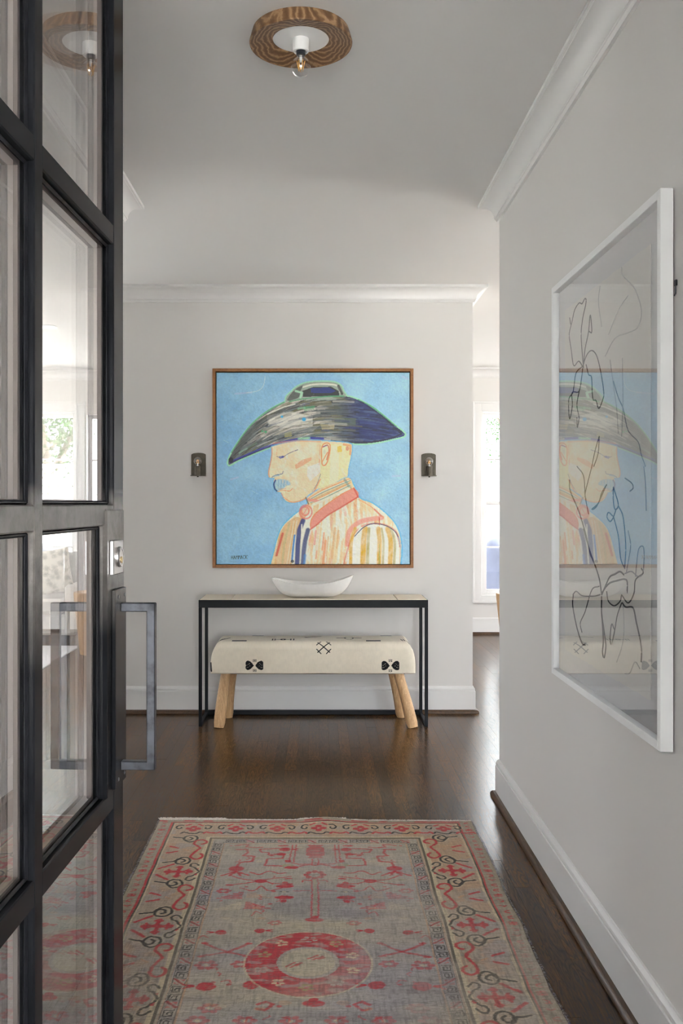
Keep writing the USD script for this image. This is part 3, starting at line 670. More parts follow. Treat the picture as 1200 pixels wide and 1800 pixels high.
    # stepped triangles
    for (x0, y0, sg, col) in ((fx - .335, 3.195, 1, red), (fx - .235, 3.200, -1, peach), (fx - .335, 3.110, 1, cream), (fx - .235, 3.115, -1, red)):
        for q in range(5):
            w_ = .088 * (1 - q / 5)
            xa, xb = (x0 + .088 - w_, x0 + .088) if sg > 0 else (x0, x0 + w_)
            bfill([(xa, y0 + q * .012), (xb, y0 + q * .012), (xb, y0 + q * .012 + .008), (xa, y0 + q * .012 + .008)], col, .75 if col is red else .5)
    k.dot(fx, 3.035, .032, .016, red, .9, mod); k.dot(fx, 3.052, .013, .012, red, .9, mod)
    # buds round the medallion
    pome(fx - .290, 2.945, .022, -1); pome(fx - .170, 2.955, .020, 1); flower(fx - .125, 3.010, .016, .6)
    both([(fx - .33, 2.865), (fx - .26, 2.815), (fx - .205, 2.795)], .010); both([(fx - .205, 2.865), (fx - .26, 2.815), (fx - .335, 2.79)], .010)
    for (x, y) in ((-.33, 2.87), (-.20, 2.87), (-.335, 2.785), (-.20, 2.79)): bdot(fx + x, y, .016, .008)
    flower(fx - .315, 2.735, .024, .7); flower(fx - .215, 2.742, .020, .7)
    pome(fx - .300, 2.615, .034, -1); pome(fx - .175, 2.622, .030, 1); k.dot(fx, 2.525, .034, .018, red, .9, mod); k.dot(fx, 2.545, .015, .012, red, .9, mod)
    both([(fx - .15, 2.52), (fx - .13, 2.535), (fx - .11, 2.52), (fx - .13, 2.49), (fx - .15, 2.50)], .010); flower(fx - .275, 2.50, .022, .6)
    for yy in np.arange(2.44, 1.6, -.12):
        for xx in (-.30, -.18, -.06): flower(fx + xx, yy, .022, .6)
    # small sprays and buds scattered through the field
    rs = random.Random(12)
    for q in range(64):
        x_, y_ = fx - rs.uniform(.03, .335), rs.uniform(2.05, 3.69)
        if abs(y_ - 2.752) < .22 and abs(x_ - mx0) < .21: continue
        t_ = rs.random(); a_ = rs.uniform(0, 3.1); L_ = rs.uniform(.014, .034)
        if t_ < .45: both(smooth_line([(x_, y_), (x_ + L_ * .6 * math.cos(a_), y_ + L_ * .5), (x_ + L_ * math.cos(a_ + .7), y_ + L_ * math.sin(a_ + .7))], 4), .0055, red, .7)
        elif t_ < .75: bdot(x_, y_, L_ * .4, L_ * .32, red, .75)
        else: bdot(x_, y_, L_ * .7, L_ * .5, (cream, peach, green)[q % 3], .4)
    # medallion: a red ring with pale blossoms, faded on the near right
    mx_, my_ = fx - .018, 2.752
    d = np.hypot((u - mx_) / .183, (v - my_) / .192)
    ring = (d < 1) & (d > .50); i = np.nonzero(ring)[0]
    k.put(i, red, np.clip(mod[i] * 1.15 + .05, 0, .95) * (1 - .6 * step(vfbm(u[i] * 22, v[i] * 60, 91, 3), .50, .62)) * (1 - .45 * step(u[i] - mx_ - (v[i] - my_), .02, .16))); i = np.nonzero((d >= 1) & (d < 1.035))[0]; k.put(i, cream, np.full(len(i), .55))
    i = np.nonzero((d > .43) & (d < .50))[0]; k.put(i, grey, np.full(len(i), .8)); i = np.nonzero(d < .43)[0]; k.put(i, mixc(cream, green, .3 * wear[i]), np.full(len(i), .55))
    for q in range(10):
        a_ = q * 2 * math.pi / 10 + .3; cx_, cy_ = mx_ + .183 * .75 * math.cos(a_), my_ + .192 * .75 * math.sin(a_)
        for z in range(5):
            b_ = z * 2 * math.pi / 5; k.dot(cx_ + (.012 + .003 * (q % 3)) * math.cos(b_ + q), cy_ + .014 * math.sin(b_ + q), .009, .006, (cream, green, grey)[q % 3], .8, md)
        k.line([(cx_ - .02, cy_ + .005), (cx_ + .02, cy_ - .004)], .003, grey, .6)
    for P in ([(-.062, -.025), (-.038, .0)], [(-.048, -.028), (-.024, -.004)], [(-.034, -.02), (-.018, -.004)], [(.0, .022), (.030, .040)], [(.014, .016), (.044, .036)], [(.030, .018), (.046, .028)]):
        k.line(np.array(P) + [mx_, my_], .007, red, .75, mod)
    # the weave shows through everywhere
    g = (.74 + .34 * (.5 * weft + .5 * warp)) * (.86 + .28 * speck)
    bare = np.clip(step(wear, .44, .70) * (.20 + .55 * near), 0, 1)
    k.c = mixc(k.c, np.array(lin(168, 160, 150)), .55 * bare)
    grid_ = step(vnoise(u * 250, v * 34, 71), .62, .85) * .34 * (.3 + .7 * near) + step(vnoise(u * 52, v * 310, 72), .62, .85) * .34 * (.3 + .7 * near)
    k.c = mixc(k.c, np.array(lin(56, 50, 48)), np.clip(grid_ * 1.5, 0, .6) * .55)
    k.c = mixc(k.c, np.array(lin(206, 198, 192)), .22 * step(vnoise(u * 3, v * 240, 75), .86, .96) * (.2 + .8 * near))
    k.c = np.clip(k.c * g[:, None] * np.array([1.44, 1.42, 1.40]), 0.01, .9)
    # the cloth itself: slightly wavy edges and a raised fold at the far end
    wob = (vfbm(v * 2.3, v * 0 + 3, 81) - .5)
    X = U + ((U - CX) / hw) * (.010 * (vfbm(V * 5, V * 0 + 1, 82) - .5) - .012 * wob.reshape(U.shape) * (U > 0))
    far = np.clip((V - 3.80) / .185, 0, 1) ** 2
    Y = V + far * (.016 * np.exp(-((U - .03) / .10) ** 2) + .014 * (CX - U) / hw * .6 + .006 * (vfbm(U * 9, U * 0, 83) - .5))
    Z = RT + .0012 * (vfbm(U * 30, V * 30, 84) - .5) + .010 * far * np.exp(-((U - .03) / .09) ** 2) + .0015 * (vfbm(U * 3, V * 3, 85))
    top_ = np.stack([X, Y, Z], -1).reshape(-1, 3)
    F = grid_faces(nu, nv)
    loop = np.concatenate([np.arange(nu) * nv, (nu - 1) * nv + np.arange(1, nv), np.arange(nu - 2, -1, -1) * nv + nv - 1, np.arange(nv - 2, 0, -1)])
    low = top_[loop].copy(); low[:, 2] = .0006
    m0 = len(top_); n2 = len(loop); q = np.arange(n2)
    SF = np.column_stack([loop, m0 + q, m0 + (q + 1) % n2, np.roll(loop, -1)])
    mesh = (np.vstack([top_, low]), np.vstack([F, SF]))
    part('pile', mesh, 'rug_wool', t, smooth=True, color=np.vstack([k.c, k.c[loop] * .6]))
    # cream fringe along the far end and short hairs along the sides
    R = np.random.RandomState(4); V_, F_, C_ = [], [], []
    def hair(p, dx, dy, L, w, col):
        n_ = len(V_) and sum(len(a) for a in V_)
        d2 = np.array([dx, dy]); d2 = d2 / np.linalg.norm(d2); o = np.array([-d2[1], d2[0]]) * w / 2
        z0 = .009; pts = []
        for t_, zz in ((0, z0), (.55, z0 + .002 * R.rand()), (1, .0015 + .002 * R.rand())):
            c = np.array(p[:2]) + d2 * L * t_ + R.normal(0, .0008, 2)
            pts += [(c[0] - o[0] * (1 - .7 * t_), c[1] - o[1] * (1 - .7 * t_), zz), (c[0] + o[0] * (1 - .7 * t_), c[1] + o[1] * (1 - .7 * t_), zz)]
        V_.append(np.array(pts)); F_.extend([(n_ + a, n_ + b, n_ + c) for a, b, c in ((0, 1, 3), (0, 3, 2), (2, 3, 5), (2, 5, 4))]); C_.append(np.tile(col, (6, 1)))
    cr = np.array(lin(232, 224, 214)); gy = np.array(lin(150, 142, 138))
    edge = np.stack([X[:, -1], Y[:, -1]], -1)
    for q in range(2600):
        i = R.randint(nu) if R.rand() < .6 else R.randint(int(nu * .3)); big = edge[i, 0] < -.40 or abs(edge[i, 0] - .02) < .1
        hair(edge[i] - [0, .004], R.normal(0, .35), 1, (.046 if big else .021) * R.uniform(.45, 1.1), .0048, cr * R.uniform(.8, 1.1))
    for sd in (0, -1):
        for q in range(900):
            j = R.randint(nv); hair((X[sd, j], Y[sd, j]), (-1 if sd == 0 else 1), R.normal(0, .5), R.uniform(.004, .013), .0022, (gy if R.rand() > .07 else np.array(lin(80, 66, 130))) * R.uniform(.7, 1.1))
    part('fringe', trimesh.Trimesh(np.vstack(V_), np.array(F_), process=False), 'rug_wool', t, color=np.vstack(C_), label='cream cotton fringe', kind='stuff')
build_rug()
# ================================================================ the painting on the end wall
def build_painting():
    yw = YB
    X0, X1, Z0, Z1 = -.654, .581, .9565, 2.181
    t = thing('painting', 'large oak-framed painting of a moustached man in a wide dark hat on sky blue', 'painting')
    f0, f1, g0, g1, fw = -.678, .6045, .934, 2.2065, .0195
    yb, yf = yw - .002, yw - .046
    for nm, b in (('frame_side', box(f0, f0 + fw, yf, yb, g0, g1, .0012)), ('frame_side', box(f1 - fw, f1, yf, yb, g0, g1, .0012)),
                  ('frame_top', box(f0 + fw, f1 - fw, yf, yb, g1 - fw, g1, .0012)), ('frame_bottom', box(f0 + fw, f1 - fw, yf, yb, g0, g0 + fw, .0012))):
        part(nm, b, 'frame_oak', t)
    part('backing', box(f0 + .01, f1 - .01, yw - .010, yw - .003, g0 + .01, g1 - .01), 'black_rubber', t)
    # colours are laid in the canvas's own units: 0..1070 across, 0..1062 down (offset 65, 48)
    sp = .0030
    xs, zs = np.linspace(X0, X1, int((X1 - X0) / sp)), np.linspace(Z0, Z1, int((Z1 - Z0) / sp))
    A, B = np.meshgrid(xs, zs, indexing='ij'); nu, nv = A.shape
    px = 65 + (A.ravel() - X0) / (X1 - X0) * 1070; py = 48 + (Z1 - B.ravel()) / (Z1 - Z0) * 1062
    pc = lambda r, g, b: np.array(lin(r, g, b, 1.36))
    k = Ink(px, py, (0, 0, 0))
    n1 = vfbm(px / 120, py / 120, 101); n2 = vfbm(px / 26 + py / 60, py / 40 - px / 90, 102); n3 = vfbm(px / 8, py / 8, 103, 2)
    k.c = mixc(pc(122, 170, 206), pc(158, 200, 230), np.clip(.2 + .5 * (px - 65) / 1070 + .9 * (n1 - .5) + .35 * (n2 - .5), 0, 1))
    k.c *= (.975 + .05 * n3)[:, None]
    R = np.random.RandomState(8)
    white, pale, navy, blue, black = pc(226, 220, 208), pc(200, 196, 186), pc(44, 52, 104), pc(52, 62, 158), pc(42, 44, 48)
    mid, green, mint, olive, grey = pc(104, 112, 112), pc(84, 158, 112), pc(150, 208, 168), pc(112, 110, 78), pc(132, 138, 134)
    org, peach, skin, skin2, yel = pc(222, 140, 84), pc(232, 192, 146), pc(218, 203, 168), pc(222, 214, 164), pc(238, 190, 80)
    red, coral, cream, tan, turq, gold = pc(198, 78, 62), pc(220, 142, 124), pc(238, 226, 202), pc(206, 168, 112), pc(60, 164, 204), pc(202, 160, 44)
    for q in range(60):                               # knife marks in the sky
        a, b = R.uniform(75, 1120), R.uniform(55, 1100); L = R.uniform(10, 60); an = R.uniform(-.9, .9)
        k.line([(a, b), (a + L * math.cos(an), b + L * math.sin(an))], R.uniform(1.5, 4), pc(*((172, 208, 232) if R.rand() < .7 else (104, 152, 192))), .5)
    for (a, b, c, d_) in ((170, 165, 260, 158), (145, 640, 185, 628), (1040, 622, 1082, 620), (1095, 70, 1125, 84)): k.line([(a, b), (c, d_)], 10, pc(176, 186, 216), .5)
    k.line(smooth_line([(232, 160), (290, 150), (318, 132), (330, 105), (334, 70)]), 3, pc(210, 230, 240), .6)
    # hat
    brim = smooth_line([(130, 548), (150, 495), (215, 395), (275, 325), (350, 265), (445, 214), (560, 190), (700, 182), (778, 180), (830, 192), (900, 225), (980, 282), (1050, 340), (1108, 392), (1040, 415), (950, 434), (870, 441), (800, 437), (700, 427), (600, 420), (500, 425), (420, 440), (340, 468), (260, 500), (190, 530), (140, 558), (130, 548)], 6)
    crown = smooth_line([(446, 214), (455, 180), (480, 155), (510, 128), (560, 106), (640, 98), (715, 102), (752, 120), (768, 150), (780, 184), (700, 200), (560, 205), (446, 214)], 6)
    halo = np.array(pc(150, 205, 178))
    k.line(brim, 17, halo, .95); k.line(crown, 15, halo, .9)
    k.line(smooth_line([(150, 490), (215, 392), (275, 320), (350, 260), (440, 212)]), 8, green, .8); k.line(smooth_line([(850, 200), (930, 240), (1000, 296), (1060, 348)]), 9, green, .9)
    k.fill(brim, mid); k.fill(crown, pc(150, 164, 152))
    inb = np.zeros(len(px), bool); i = k.near(brim, 0); i = i[k.inside(brim, i)]; inb[i] = True
    # streaks follow the sweep of the brim
    bend = py - 190 + .00085 * (px - 700) ** 2 * np.where(px < 700, -1, -.25)
    s1 = vfbm(px / 170, bend / 9, 111, 3); s2 = vfbm(px / 60 + 7, bend / 5, 112, 3)
    bb = np.nonzero(inb)[0]
    right = step(px[bb], 730, 860); k.c[bb] = mixc(k.c[bb], navy, right * .92)
    lw = np.clip(step(s1[bb], .48, .60) * step(px[bb], 250, 330) * step(760 - px[bb], 0, 120), 0, 1); k.c[bb] = mixc(k.c[bb], pc(196, 190, 180), lw * .9)
    k.c[bb] = mixc(k.c[bb], black, step(s2[bb], .56, .66) * .75); k.c[bb] = mixc(k.c[bb], olive, step(vfbm(px[bb] / 90 + 3, bend[bb] / 12, 113), .56, .68) * (1 - right) * .7)
    k.c[bb] = mixc(k.c[bb], pc(86, 106, 140), step(vfbm(px[bb] / 70 + 13, bend[bb] / 7, 114), .56, .68) * right * .6)
    k.fill([(360, 300), (470, 268), (598, 292), (596, 330), (470, 340), (350, 345)], white, .55, mod=inb * np.clip(.3 + 1.8 * (s1 - .3), 0, 1)); k.fill([(330, 350), (480, 345), (640, 340), (600, 372), (420, 392), (300, 410)], pale, .5, mod=inb * np.clip(.2 + 1.8 * (s2 - .3), 0, 1))
    for P, col, a in (([(345, 285), (480, 262), (600, 290), (600, 345), (480, 362), (350, 330)], white, .55), ([(555, 208), (700, 205), (705, 230), (560, 236)], olive, .8), ([(545, 236), (612, 232), (606, 252), (552, 262)], green, .75),
                      ([(612, 238), (790, 232), (800, 282), (620, 288)], pc(72, 78, 82), .7), ([(720, 296), (838, 300), (836, 340), (720, 334)], pc(96, 110, 84), .7), ([(640, 332), (720, 334), (716, 362), (650, 366)], pc(184, 172, 132), .75),
                      ([(520, 400), (700, 380), (720, 402), (560, 412)], pc(122, 142, 146), .7), ([(845, 300), (1000, 330), (1075, 392), (940, 424), (860, 420)], navy, .45), ([(440, 385), (480, 372), (484, 402), (444, 408)], pc(178, 172, 104), .6)):
        k.fill(P, col, a * .9, mod=.6 + .8 * (s2 - .25))
    inf = inb.astype(float)
    for q in range(95):
        a = R.uniform(190, 1050); L = R.uniform(30, 130); b0 = np.interp(a, [200, 450, 780, 1050], [455, 225, 190, 350]); b1 = np.interp(a, [200, 420, 800, 1050], [515, 435, 432, 405])
        b = R.uniform(b0 + 8, b1 - 6); sl = np.interp(a, [200, 450, 700, 1050], [-.55, -.16, .02, .22])
        col = [black, pale, grey, olive, pc(70, 80, 120), mint, white][R.choice(7, p=[.22, .18, .2, .12, .08, .05, .15])] if a < 760 else [navy, pc(70, 86, 140), black, pc(52, 60, 118)][R.randint(4)]
        k.line([(a, b), (a + L / 2, b + sl * L / 2 - 2), (a + L, b + sl * L)], R.uniform(4, 15), col, .5, mod=inf * np.clip(.2 + 1.6 * (s2 - .2), 0, 1))
    k.line(smooth_line([(145, 535), (200, 450), (260, 375), (330, 310), (420, 262)]), 26, pc(72, 74, 72), .7, mod=.4 + s2); k.line([(350, 278), (440, 238), (500, 222)], 7, white, .8)
    k.line(smooth_line([(142, 545), (250, 498), (340, 462), (430, 434), (520, 415)]), 13, blue, .85); k.line(smooth_line([(142, 548), (250, 503), (340, 466), (430, 438)]), 6, black, .7)
    k.line([(580, 410), (655, 414)], 13, blue, .9); k.line([(520, 414), (580, 410)], 11, mint, .7)
    k.line(smooth_line([(700, 424), (800, 434), (880, 437), (960, 428), (1040, 408), (1088, 388)]), 7, black, .8); k.line(smooth_line([(900, 232), (980, 288), (1040, 342), (1090, 388)]), 6, black, .7)
    k.dot(146, 532, 14, 16, black, .9)
    for (a, b, r, c) in ((428, 292, 8, turq), (550, 307, 12, turq), (320, 373, 7, green), (338, 376, 8, green)): k.dot(a, b, r, r * .9, c, 1)
    k.fill(smooth_line([(455, 200), (478, 165), (515, 132), (545, 120), (530, 150), (520, 185), (470, 205)]), pc(88, 92, 88), .9); k.fill([(540, 150), (600, 128), (700, 126), (742, 150), (746, 178), (545, 182)], black, .9)
    k.fill([(585, 134), (690, 130), (728, 150), (700, 162), (590, 160)], pc(58, 70, 128), .95); k.line(smooth_line([(545, 128), (600, 114), (680, 112), (735, 122), (752, 160)]), 9, white, .85)
    k.line([(740, 122), (760, 165)], 14, black, .85); k.line(smooth_line([(470, 208), (560, 192), (680, 180), (770, 178)]), 7, green, .85); k.line([(505, 150), (540, 160), (530, 185)], 12, pc(170, 214, 184), .8)
    # head
    face = smooth_line([(372, 458), (372, 505), (364, 555), (353, 598), (356, 628), (386, 632), (382, 650), (388, 690), (402, 708), (426, 714), (434, 738), (452, 760), (484, 768), (530, 760), (580, 735), (610, 700), (720, 665), (786, 630), (795, 580), (808, 520), (816, 462), (800, 440), (700, 430), (560, 424), (440, 440), (372, 458)], 5)
    k.line(face, 12, pc(108, 176, 214), .8); k.fill(face, skin)
    fi = k.near(face, 0); fi = fi[k.inside(face, fi)]
    k.c[fi] = mixc(k.c[fi], peach, step(vfbm(px[fi] / 70, py[fi] / 45, 121), .50, .75) * .38); k.c[fi] = mixc(k.c[fi], pc(222, 220, 196), step(vfbm(px[fi] / 60 + 5, py[fi] / 60, 122), .5, .7) * .6)
    k.fill([(640, 440), (812, 445), (806, 520), (786, 628), (690, 668), (640, 690), (620, 680), (640, 600)], skin2, .75); k.fill([(700, 450), (745, 455), (740, 660), (690, 672)], pc(234, 228, 196), .5)
    k.fill([(500, 560), (545, 528), (590, 518), (592, 532), (540, 566), (505, 582)], org, .55); k.fill([(570, 570), (640, 545), (640, 600), (585, 650), (566, 620)], pc(232, 230, 216), .6)
    k.line(smooth_line([(372, 462), (372, 505), (362, 560), (354, 600), (358, 626)]), 7, org, .7); k.line(smooth_line([(640, 640), (600, 712), (545, 752), (484, 766), (440, 742)]), 7, org, .7)
    k.line([(380, 440), (520, 425), (640, 430)], 10, org, .45); k.line([(770, 446), (806, 452), (806, 500)], 12, org, .7); k.dot(790, 468, 10, 14, red, .6)
    k.line(smooth_line([(400, 512), (420, 519), (440, 512), (462, 498), (492, 484), (515, 476)]), 4, pc(96, 76, 110), .85); k.fill([(405, 514), (436, 508), (444, 516), (420, 526)], blue, .85); k.line([(398, 505), (402, 470)], 2, org, .6)
    k.line(smooth_line([(372, 628), (392, 616), (412, 612), (430, 608), (434, 596)]), 4, pc(70, 90, 130), .85); k.line([(384, 622), (412, 616)], 7, pc(120, 170, 196), .7)
    mo = smooth_line([(384, 660), (398, 642), (430, 638), (462, 648), (476, 668), (452, 676), (436, 690), (400, 706), (388, 690), (384, 660)], 5); k.fill(mo, pc(150, 186, 200), .95)
    for q in range(9): k.line([(402 + q * 8, 644), (398 + q * 8, 690 - q * 2)], 2, pc(112, 152, 172) if q % 2 else pc(196, 206, 190), .7)
    k.line(smooth_line([(392, 644), (384, 664), (388, 690), (400, 704)]), 8, pc(34, 66, 130), .95); k.line(smooth_line([(404, 708), (430, 700), (470, 704), (486, 690)]), 4, org, .8); k.line([(425, 716), (436, 738)], 6, org, .7); k.line([(410, 694), (450, 690)], 6, org, .4)
    k.line(smooth_line([(642, 610), (622, 665), (596, 706)]), 3, pc(84, 84, 110), .7); k.line([(640, 450), (634, 560)], 4, org, .6)
    for q in range(120):
        a, b = R.uniform(375, 810), R.uniform(440, 765); L = R.uniform(14, 48); an = R.uniform(.7, 1.9)
        col = [pc(232, 222, 196), pc(204, 190, 150), pc(226, 190, 150), pc(212, 208, 176), pc(236, 230, 210)][R.randint(5)]
        i_ = np.zeros(len(px)); i_[fi] = 1.0
        k.line([(a, b), (a + L * math.cos(an), b + L * math.sin(an))], R.uniform(5, 13), col, .38, mod=i_ * np.clip(.2 + 1.5 * (n3 - .2), 0, 1))
    ear = smooth_line([(646, 475), (655, 448), (676, 438), (694, 450), (692, 490), (680, 540), (664, 562), (650, 550), (646, 475)], 5); k.fill(ear, pc(234, 218, 182)); k.line(ear, 7, org, .85)
    k.line(smooth_line([(655, 460), (680, 450), (688, 480), (676, 530)]), 7, pc(204, 104, 62), .8); k.line([(652, 540), (680, 490)], 6, org, .8); k.line([(656, 458), (678, 452)], 4, blue, .7); k.dot(664, 488, 8, 14, pc(206, 204, 178), .9)
    k.fill([(734, 456), (758, 454), (760, 486), (736, 490)], yel, .9)
    # jacket
    jac = smooth_line([(366, 1112), (384, 1045), (404, 968), (432, 902), (482, 850), (530, 812), (568, 775), (580, 730), (700, 680), (790, 632), (826, 676), (858, 744), (926, 772), (1000, 828), (1050, 882), (1078, 942), (1090, 1025), (1084, 1112)], 5)
    jac = np.vstack([jac, [(366, 1112)]])
    k.line(jac[:-1], 14, pc(92, 176, 218), .85); k.fill(jac, peach)
    ji = k.near(jac, 0); ji = ji[k.inside(jac, ji)]; v1 = vfbm(px[ji] / 16, py[ji] / 130, 131, 3); v2 = vfbm(px[ji] / 22 + 9, py[ji] / 110, 132, 3)
    k.c[ji] = mixc(k.c[ji], cream, step(v1, .44, .56) * .9); k.c[ji] = mixc(k.c[ji], org, step(v2, .60, .70) * .5); k.c[ji] = mixc(k.c[ji], cream, .25 * step(vfbm(px[ji] / 40, py[ji] / 60, 133), .4, .6))
    jm = np.zeros(len(px)); jm[ji] = 1.0
    for q in range(150):
        a, b = R.uniform(400, 1080), R.uniform(680, 1090); L = R.uniform(25, 90); an = np.interp(a, [400, 600, 800, 1080], [1.9, 1.75, 1.2, .9])
        k.line([(a, b), (a + L * math.cos(an), b + L * math.sin(an))], R.uniform(5, 14), [cream, peach, pc(236, 214, 184), pc(226, 178, 132), coral, pc(200, 180, 140)][R.choice(6, p=[.34, .22, .18, .12, .06, .08])], .45, mod=jm * np.clip(.2 + 1.5 * (n3 - .2), 0, 1))
    k.fill(smooth_line([(384, 1112), (404, 985), (436, 905), (500, 850), (540, 870), (520, 960), (490, 1112)]), tan, .75); k.line([(432, 940), (412, 1010), (398, 1060)], 13, red, .85); k.line([(470, 880), (440, 1000), (430, 1112)], 12, pc(188, 176, 128), .7)
    for x0 in (455, 470): k.line([(x0 + 40, 870), (x0, 1112)], 6, cream, .5)
    k.fill([(545, 870), (590, 800), (585, 900), (560, 1112), (480, 1112), (500, 960)], cream, .95)
    k.line([(545, 868), (524, 920), (516, 1000), (512, 1104)], 26, pc(52, 62, 118), .95); k.line([(572, 920), (556, 980), (548, 1040), (542, 1104)], 24, pc(62, 74, 120), .92); k.line([(498, 950), (490, 1020), (484, 1090)], 10, pc(40, 130, 200), .9)
    k.line([(538, 890), (536, 960), (530, 1100)], 7, cream, .9); k.dot(486, 1094, 10, 9, black, .9); k.line([(556, 1060), (552, 1104)], 14, pc(70, 130, 190), .7)
    for q in range(26):
        a = R.uniform(590, 800); b = R.uniform(880, 1000); L = R.uniform(60, 180); k.line([(a, b), (a - L * .10, min(b + L, 1112))], R.uniform(6, 16), [cream, peach, org, coral, tan][R.choice(5, p=[.4, .25, .15, .08, .12])], .7)
    scarf = smooth_line([(566, 742), (640, 690), (730, 655), (792, 628), (818, 660), (800, 690), (700, 735), (620, 778), (576, 778), (566, 742)], 5); k.fill(scarf, pc(226, 196, 152))
    for q in range(10): k.line(smooth_line([(572 + q * 2, 748 + q * 3), (650, 700 + q * 7), (740, 662 + q * 6), (806, 636 + q * 5)]), 5, [org, cream, pc(110, 150, 150), peach, pc(190, 166, 110)][q % 5], .75)
    k.line([(575, 752), (640, 762)], 16, coral, .85); k.line([(560, 740), (575, 776)], 8, pc(96, 76, 60), .7); k.line([(775, 640), (806, 690)], 14, pc(110, 150, 140), .6)
    col_ = smooth_line([(585, 915), (586, 870), (610, 828), (690, 765), (790, 700), (830, 690), (850, 735), (760, 790), (680, 838), (620, 890), (585, 915)], 5); k.fill(col_, coral); k.line(smooth_line([(846, 738), (760, 792), (680, 840), (620, 892), (586, 916)]), 8, red, .8); k.line([(826, 688), (850, 738)], 9, red, .8)
    k.line(smooth_line([(586, 905), (592, 862), (640, 806), (760, 722), (826, 686)]), 5, org, .8); k.line(smooth_line([(600, 780), (680, 745), (800, 690)]), 14, cream, .8)
    for (a, b, r) in ((560, 820, 34), (556, 815, 22)): k.line([(a + r * math.cos(q), b + r * 1.1 * math.sin(q)) for q in np.linspace(0, 6.3, 22)], 9, pc(214, 120, 104), .8)
    k.dot(558, 816, 16, 18, pc(232, 196, 172), .9); k.line([(544, 838), (566, 800)], 6, coral, .8)
    k.line(smooth_line([(790, 1000), (800, 930), (850, 880), (910, 862), (980, 852)]), 26, coral, .8); k.line(smooth_line([(770, 1110), (800, 1000), (830, 940), (870, 900), (930, 884), (1000, 892), (1060, 930), (1080, 1010)]), 8, red, .55)
    slv = smooth_line([(785, 1112), (806, 1010), (836, 945), (880, 905), (940, 890), (1010, 902), (1058, 940), (1078, 1020), (1080, 1112)], 5); k.fill(np.vstack([slv, [(785, 1112)]]), pc(236, 226, 206))
    for a, w_, c in ((812, 18, gold), (848, 22, cream), (880, 30, gold), (905, 16, pc(176, 164, 112)), (968, 24, gold), (990, 12, pc(184, 172, 124)), (1030, 26, gold), (1052, 14, pc(176, 166, 120))):
        k.line(smooth_line([(a + (930 - a) * .18, 912), (a, 985), (a - 4, 1112)]), w_, c, .85, mod=.5 + .9 * n2)
    k.line(smooth_line([(830, 955), (880, 905), (935, 885), (1000, 895), (1050, 925), (1072, 960)]), 5, pc(50, 58, 96), .9); k.line([(966, 850), (968, 892)], 4, red, .9); k.line([(968, 1000), (966, 1110)], 4, pc(120, 150, 80), .6); k.line(smooth_line([(1074, 960), (1086, 1030), (1084, 1108)]), 5, turq, .6)
    k.line(smooth_line([(852, 750), (920, 790), (990, 850)]), 5, org, .7); k.line([(940, 806), (976, 842)], 9, red, .6)
    # signature
    tx = 148.0
    for ch, L in (('H', [[(0, 0), (0, 18)], [(9, 0), (9, 18)], [(0, 9), (9, 9)]]), ('A', [[(0, 18), (4, 0), (9, 18)], [(2, 11), (7, 11)]]), ('M', [[(0, 18), (1, 0), (5, 10), (9, 0), (10, 18)]]), ('M', [[(0, 18), (1, 0), (5, 10), (9, 0), (10, 18)]]),
                  ('A', [[(0, 18), (4, 0), (9, 18)], [(2, 11), (7, 11)]]), ('C', [[(9, 2), (3, 0), (0, 8), (2, 17), (9, 16)]]), ('K', [[(0, 0), (0, 18)], [(9, 0), (0, 9), (9, 18)]])):
        for l in L: k.line(np.array(l, float) * [1.0, 1.05] + [tx, 1062 - (tx - 148) * .02], 2.4, pc(52, 60, 76), .95)
        tx += 13.2
    k.c = np.clip(k.c * (.93 + .14 * n3)[:, None], .008, .92)
    rel = .0022 * (vfbm(px / 14 + n1 * 4, py / 14, 141, 3) - .5) + .0012 * (n3 - .5)
    yc = yw - .036
    V = np.column_stack([A.ravel(), yc - rel, B.ravel()]); F = grid_faces(nu, nv)
    loop = np.concatenate([np.arange(nu) * nv, (nu - 1) * nv + np.arange(1, nv), np.arange(nu - 2, -1, -1) * nv + nv - 1, np.arange(nv - 2, 0, -1)])
    low = V[loop].copy(); low[:, 1] = yw - .011; m0, n2_ = len(V), len(loop); q = np.arange(n2_)
    F = np.vstack([F, np.column_stack([loop, m0 + q, m0 + (q + 1) % n2_, np.roll(loop, -1)])])
    part('canvas', (np.vstack([V, low]), F), 'oil_paint', t, smooth=60 if False else True, color=np.vstack([k.c, k.c[loop]]))
build_painting()

# ================================================================ console table, bowl, bench
def build_console():
    x0, x1, y0, y1, zt = -.7235, .6585, 5.690, 6.022, .7625
    t = thing('console_table', 'slim black steel console table with bleached wood top under the painting', 'console table')
    r = .019; ah = .046
    part('frame', join([box(x0, x1, y0, y0 + r, zt - ah, zt, .0012), box(x0, x1, y1 - r, y1, zt - ah, zt, .0012), box(x0, x0 + r, y0 + r, y1 - r, zt - ah, zt, .0012), box(x1 - r, x1, y0 + r, y1 - r, zt - ah, zt, .0012)]), 'table_steel', t)
    for x in (x0, x1 - r):
        for y in (y0, y1 - r): part('leg', box(x, x + r, y, y + r, 0, zt - ah, .0012), 'table_steel', t)
        part('floor_rail', box(x, x + r, y0 + r, y1 - r, 0, r, .0012), 'table_steel', t)
    part('floor_rail', box(x0 + r, x1 - r, y1 - r, y1, 0.002, .030, .0012), 'table_steel', t)
    part('under_board', box(x0 + r, x1 - r, y0 + r, y1 - r, zt - .030, zt - .0165), 'black_rubber', t)
    cuts = [x0 + .004, -.532, .4745, x1 - .004]
    for a, b in zip(cuts[:-1], cuts[1:]):
        part('top_panel', box(a + .0026, b - .0026, y0 + .004, y1 - .004, zt - .016, zt + .004, .0015), 'pale_top', t)
build_console()

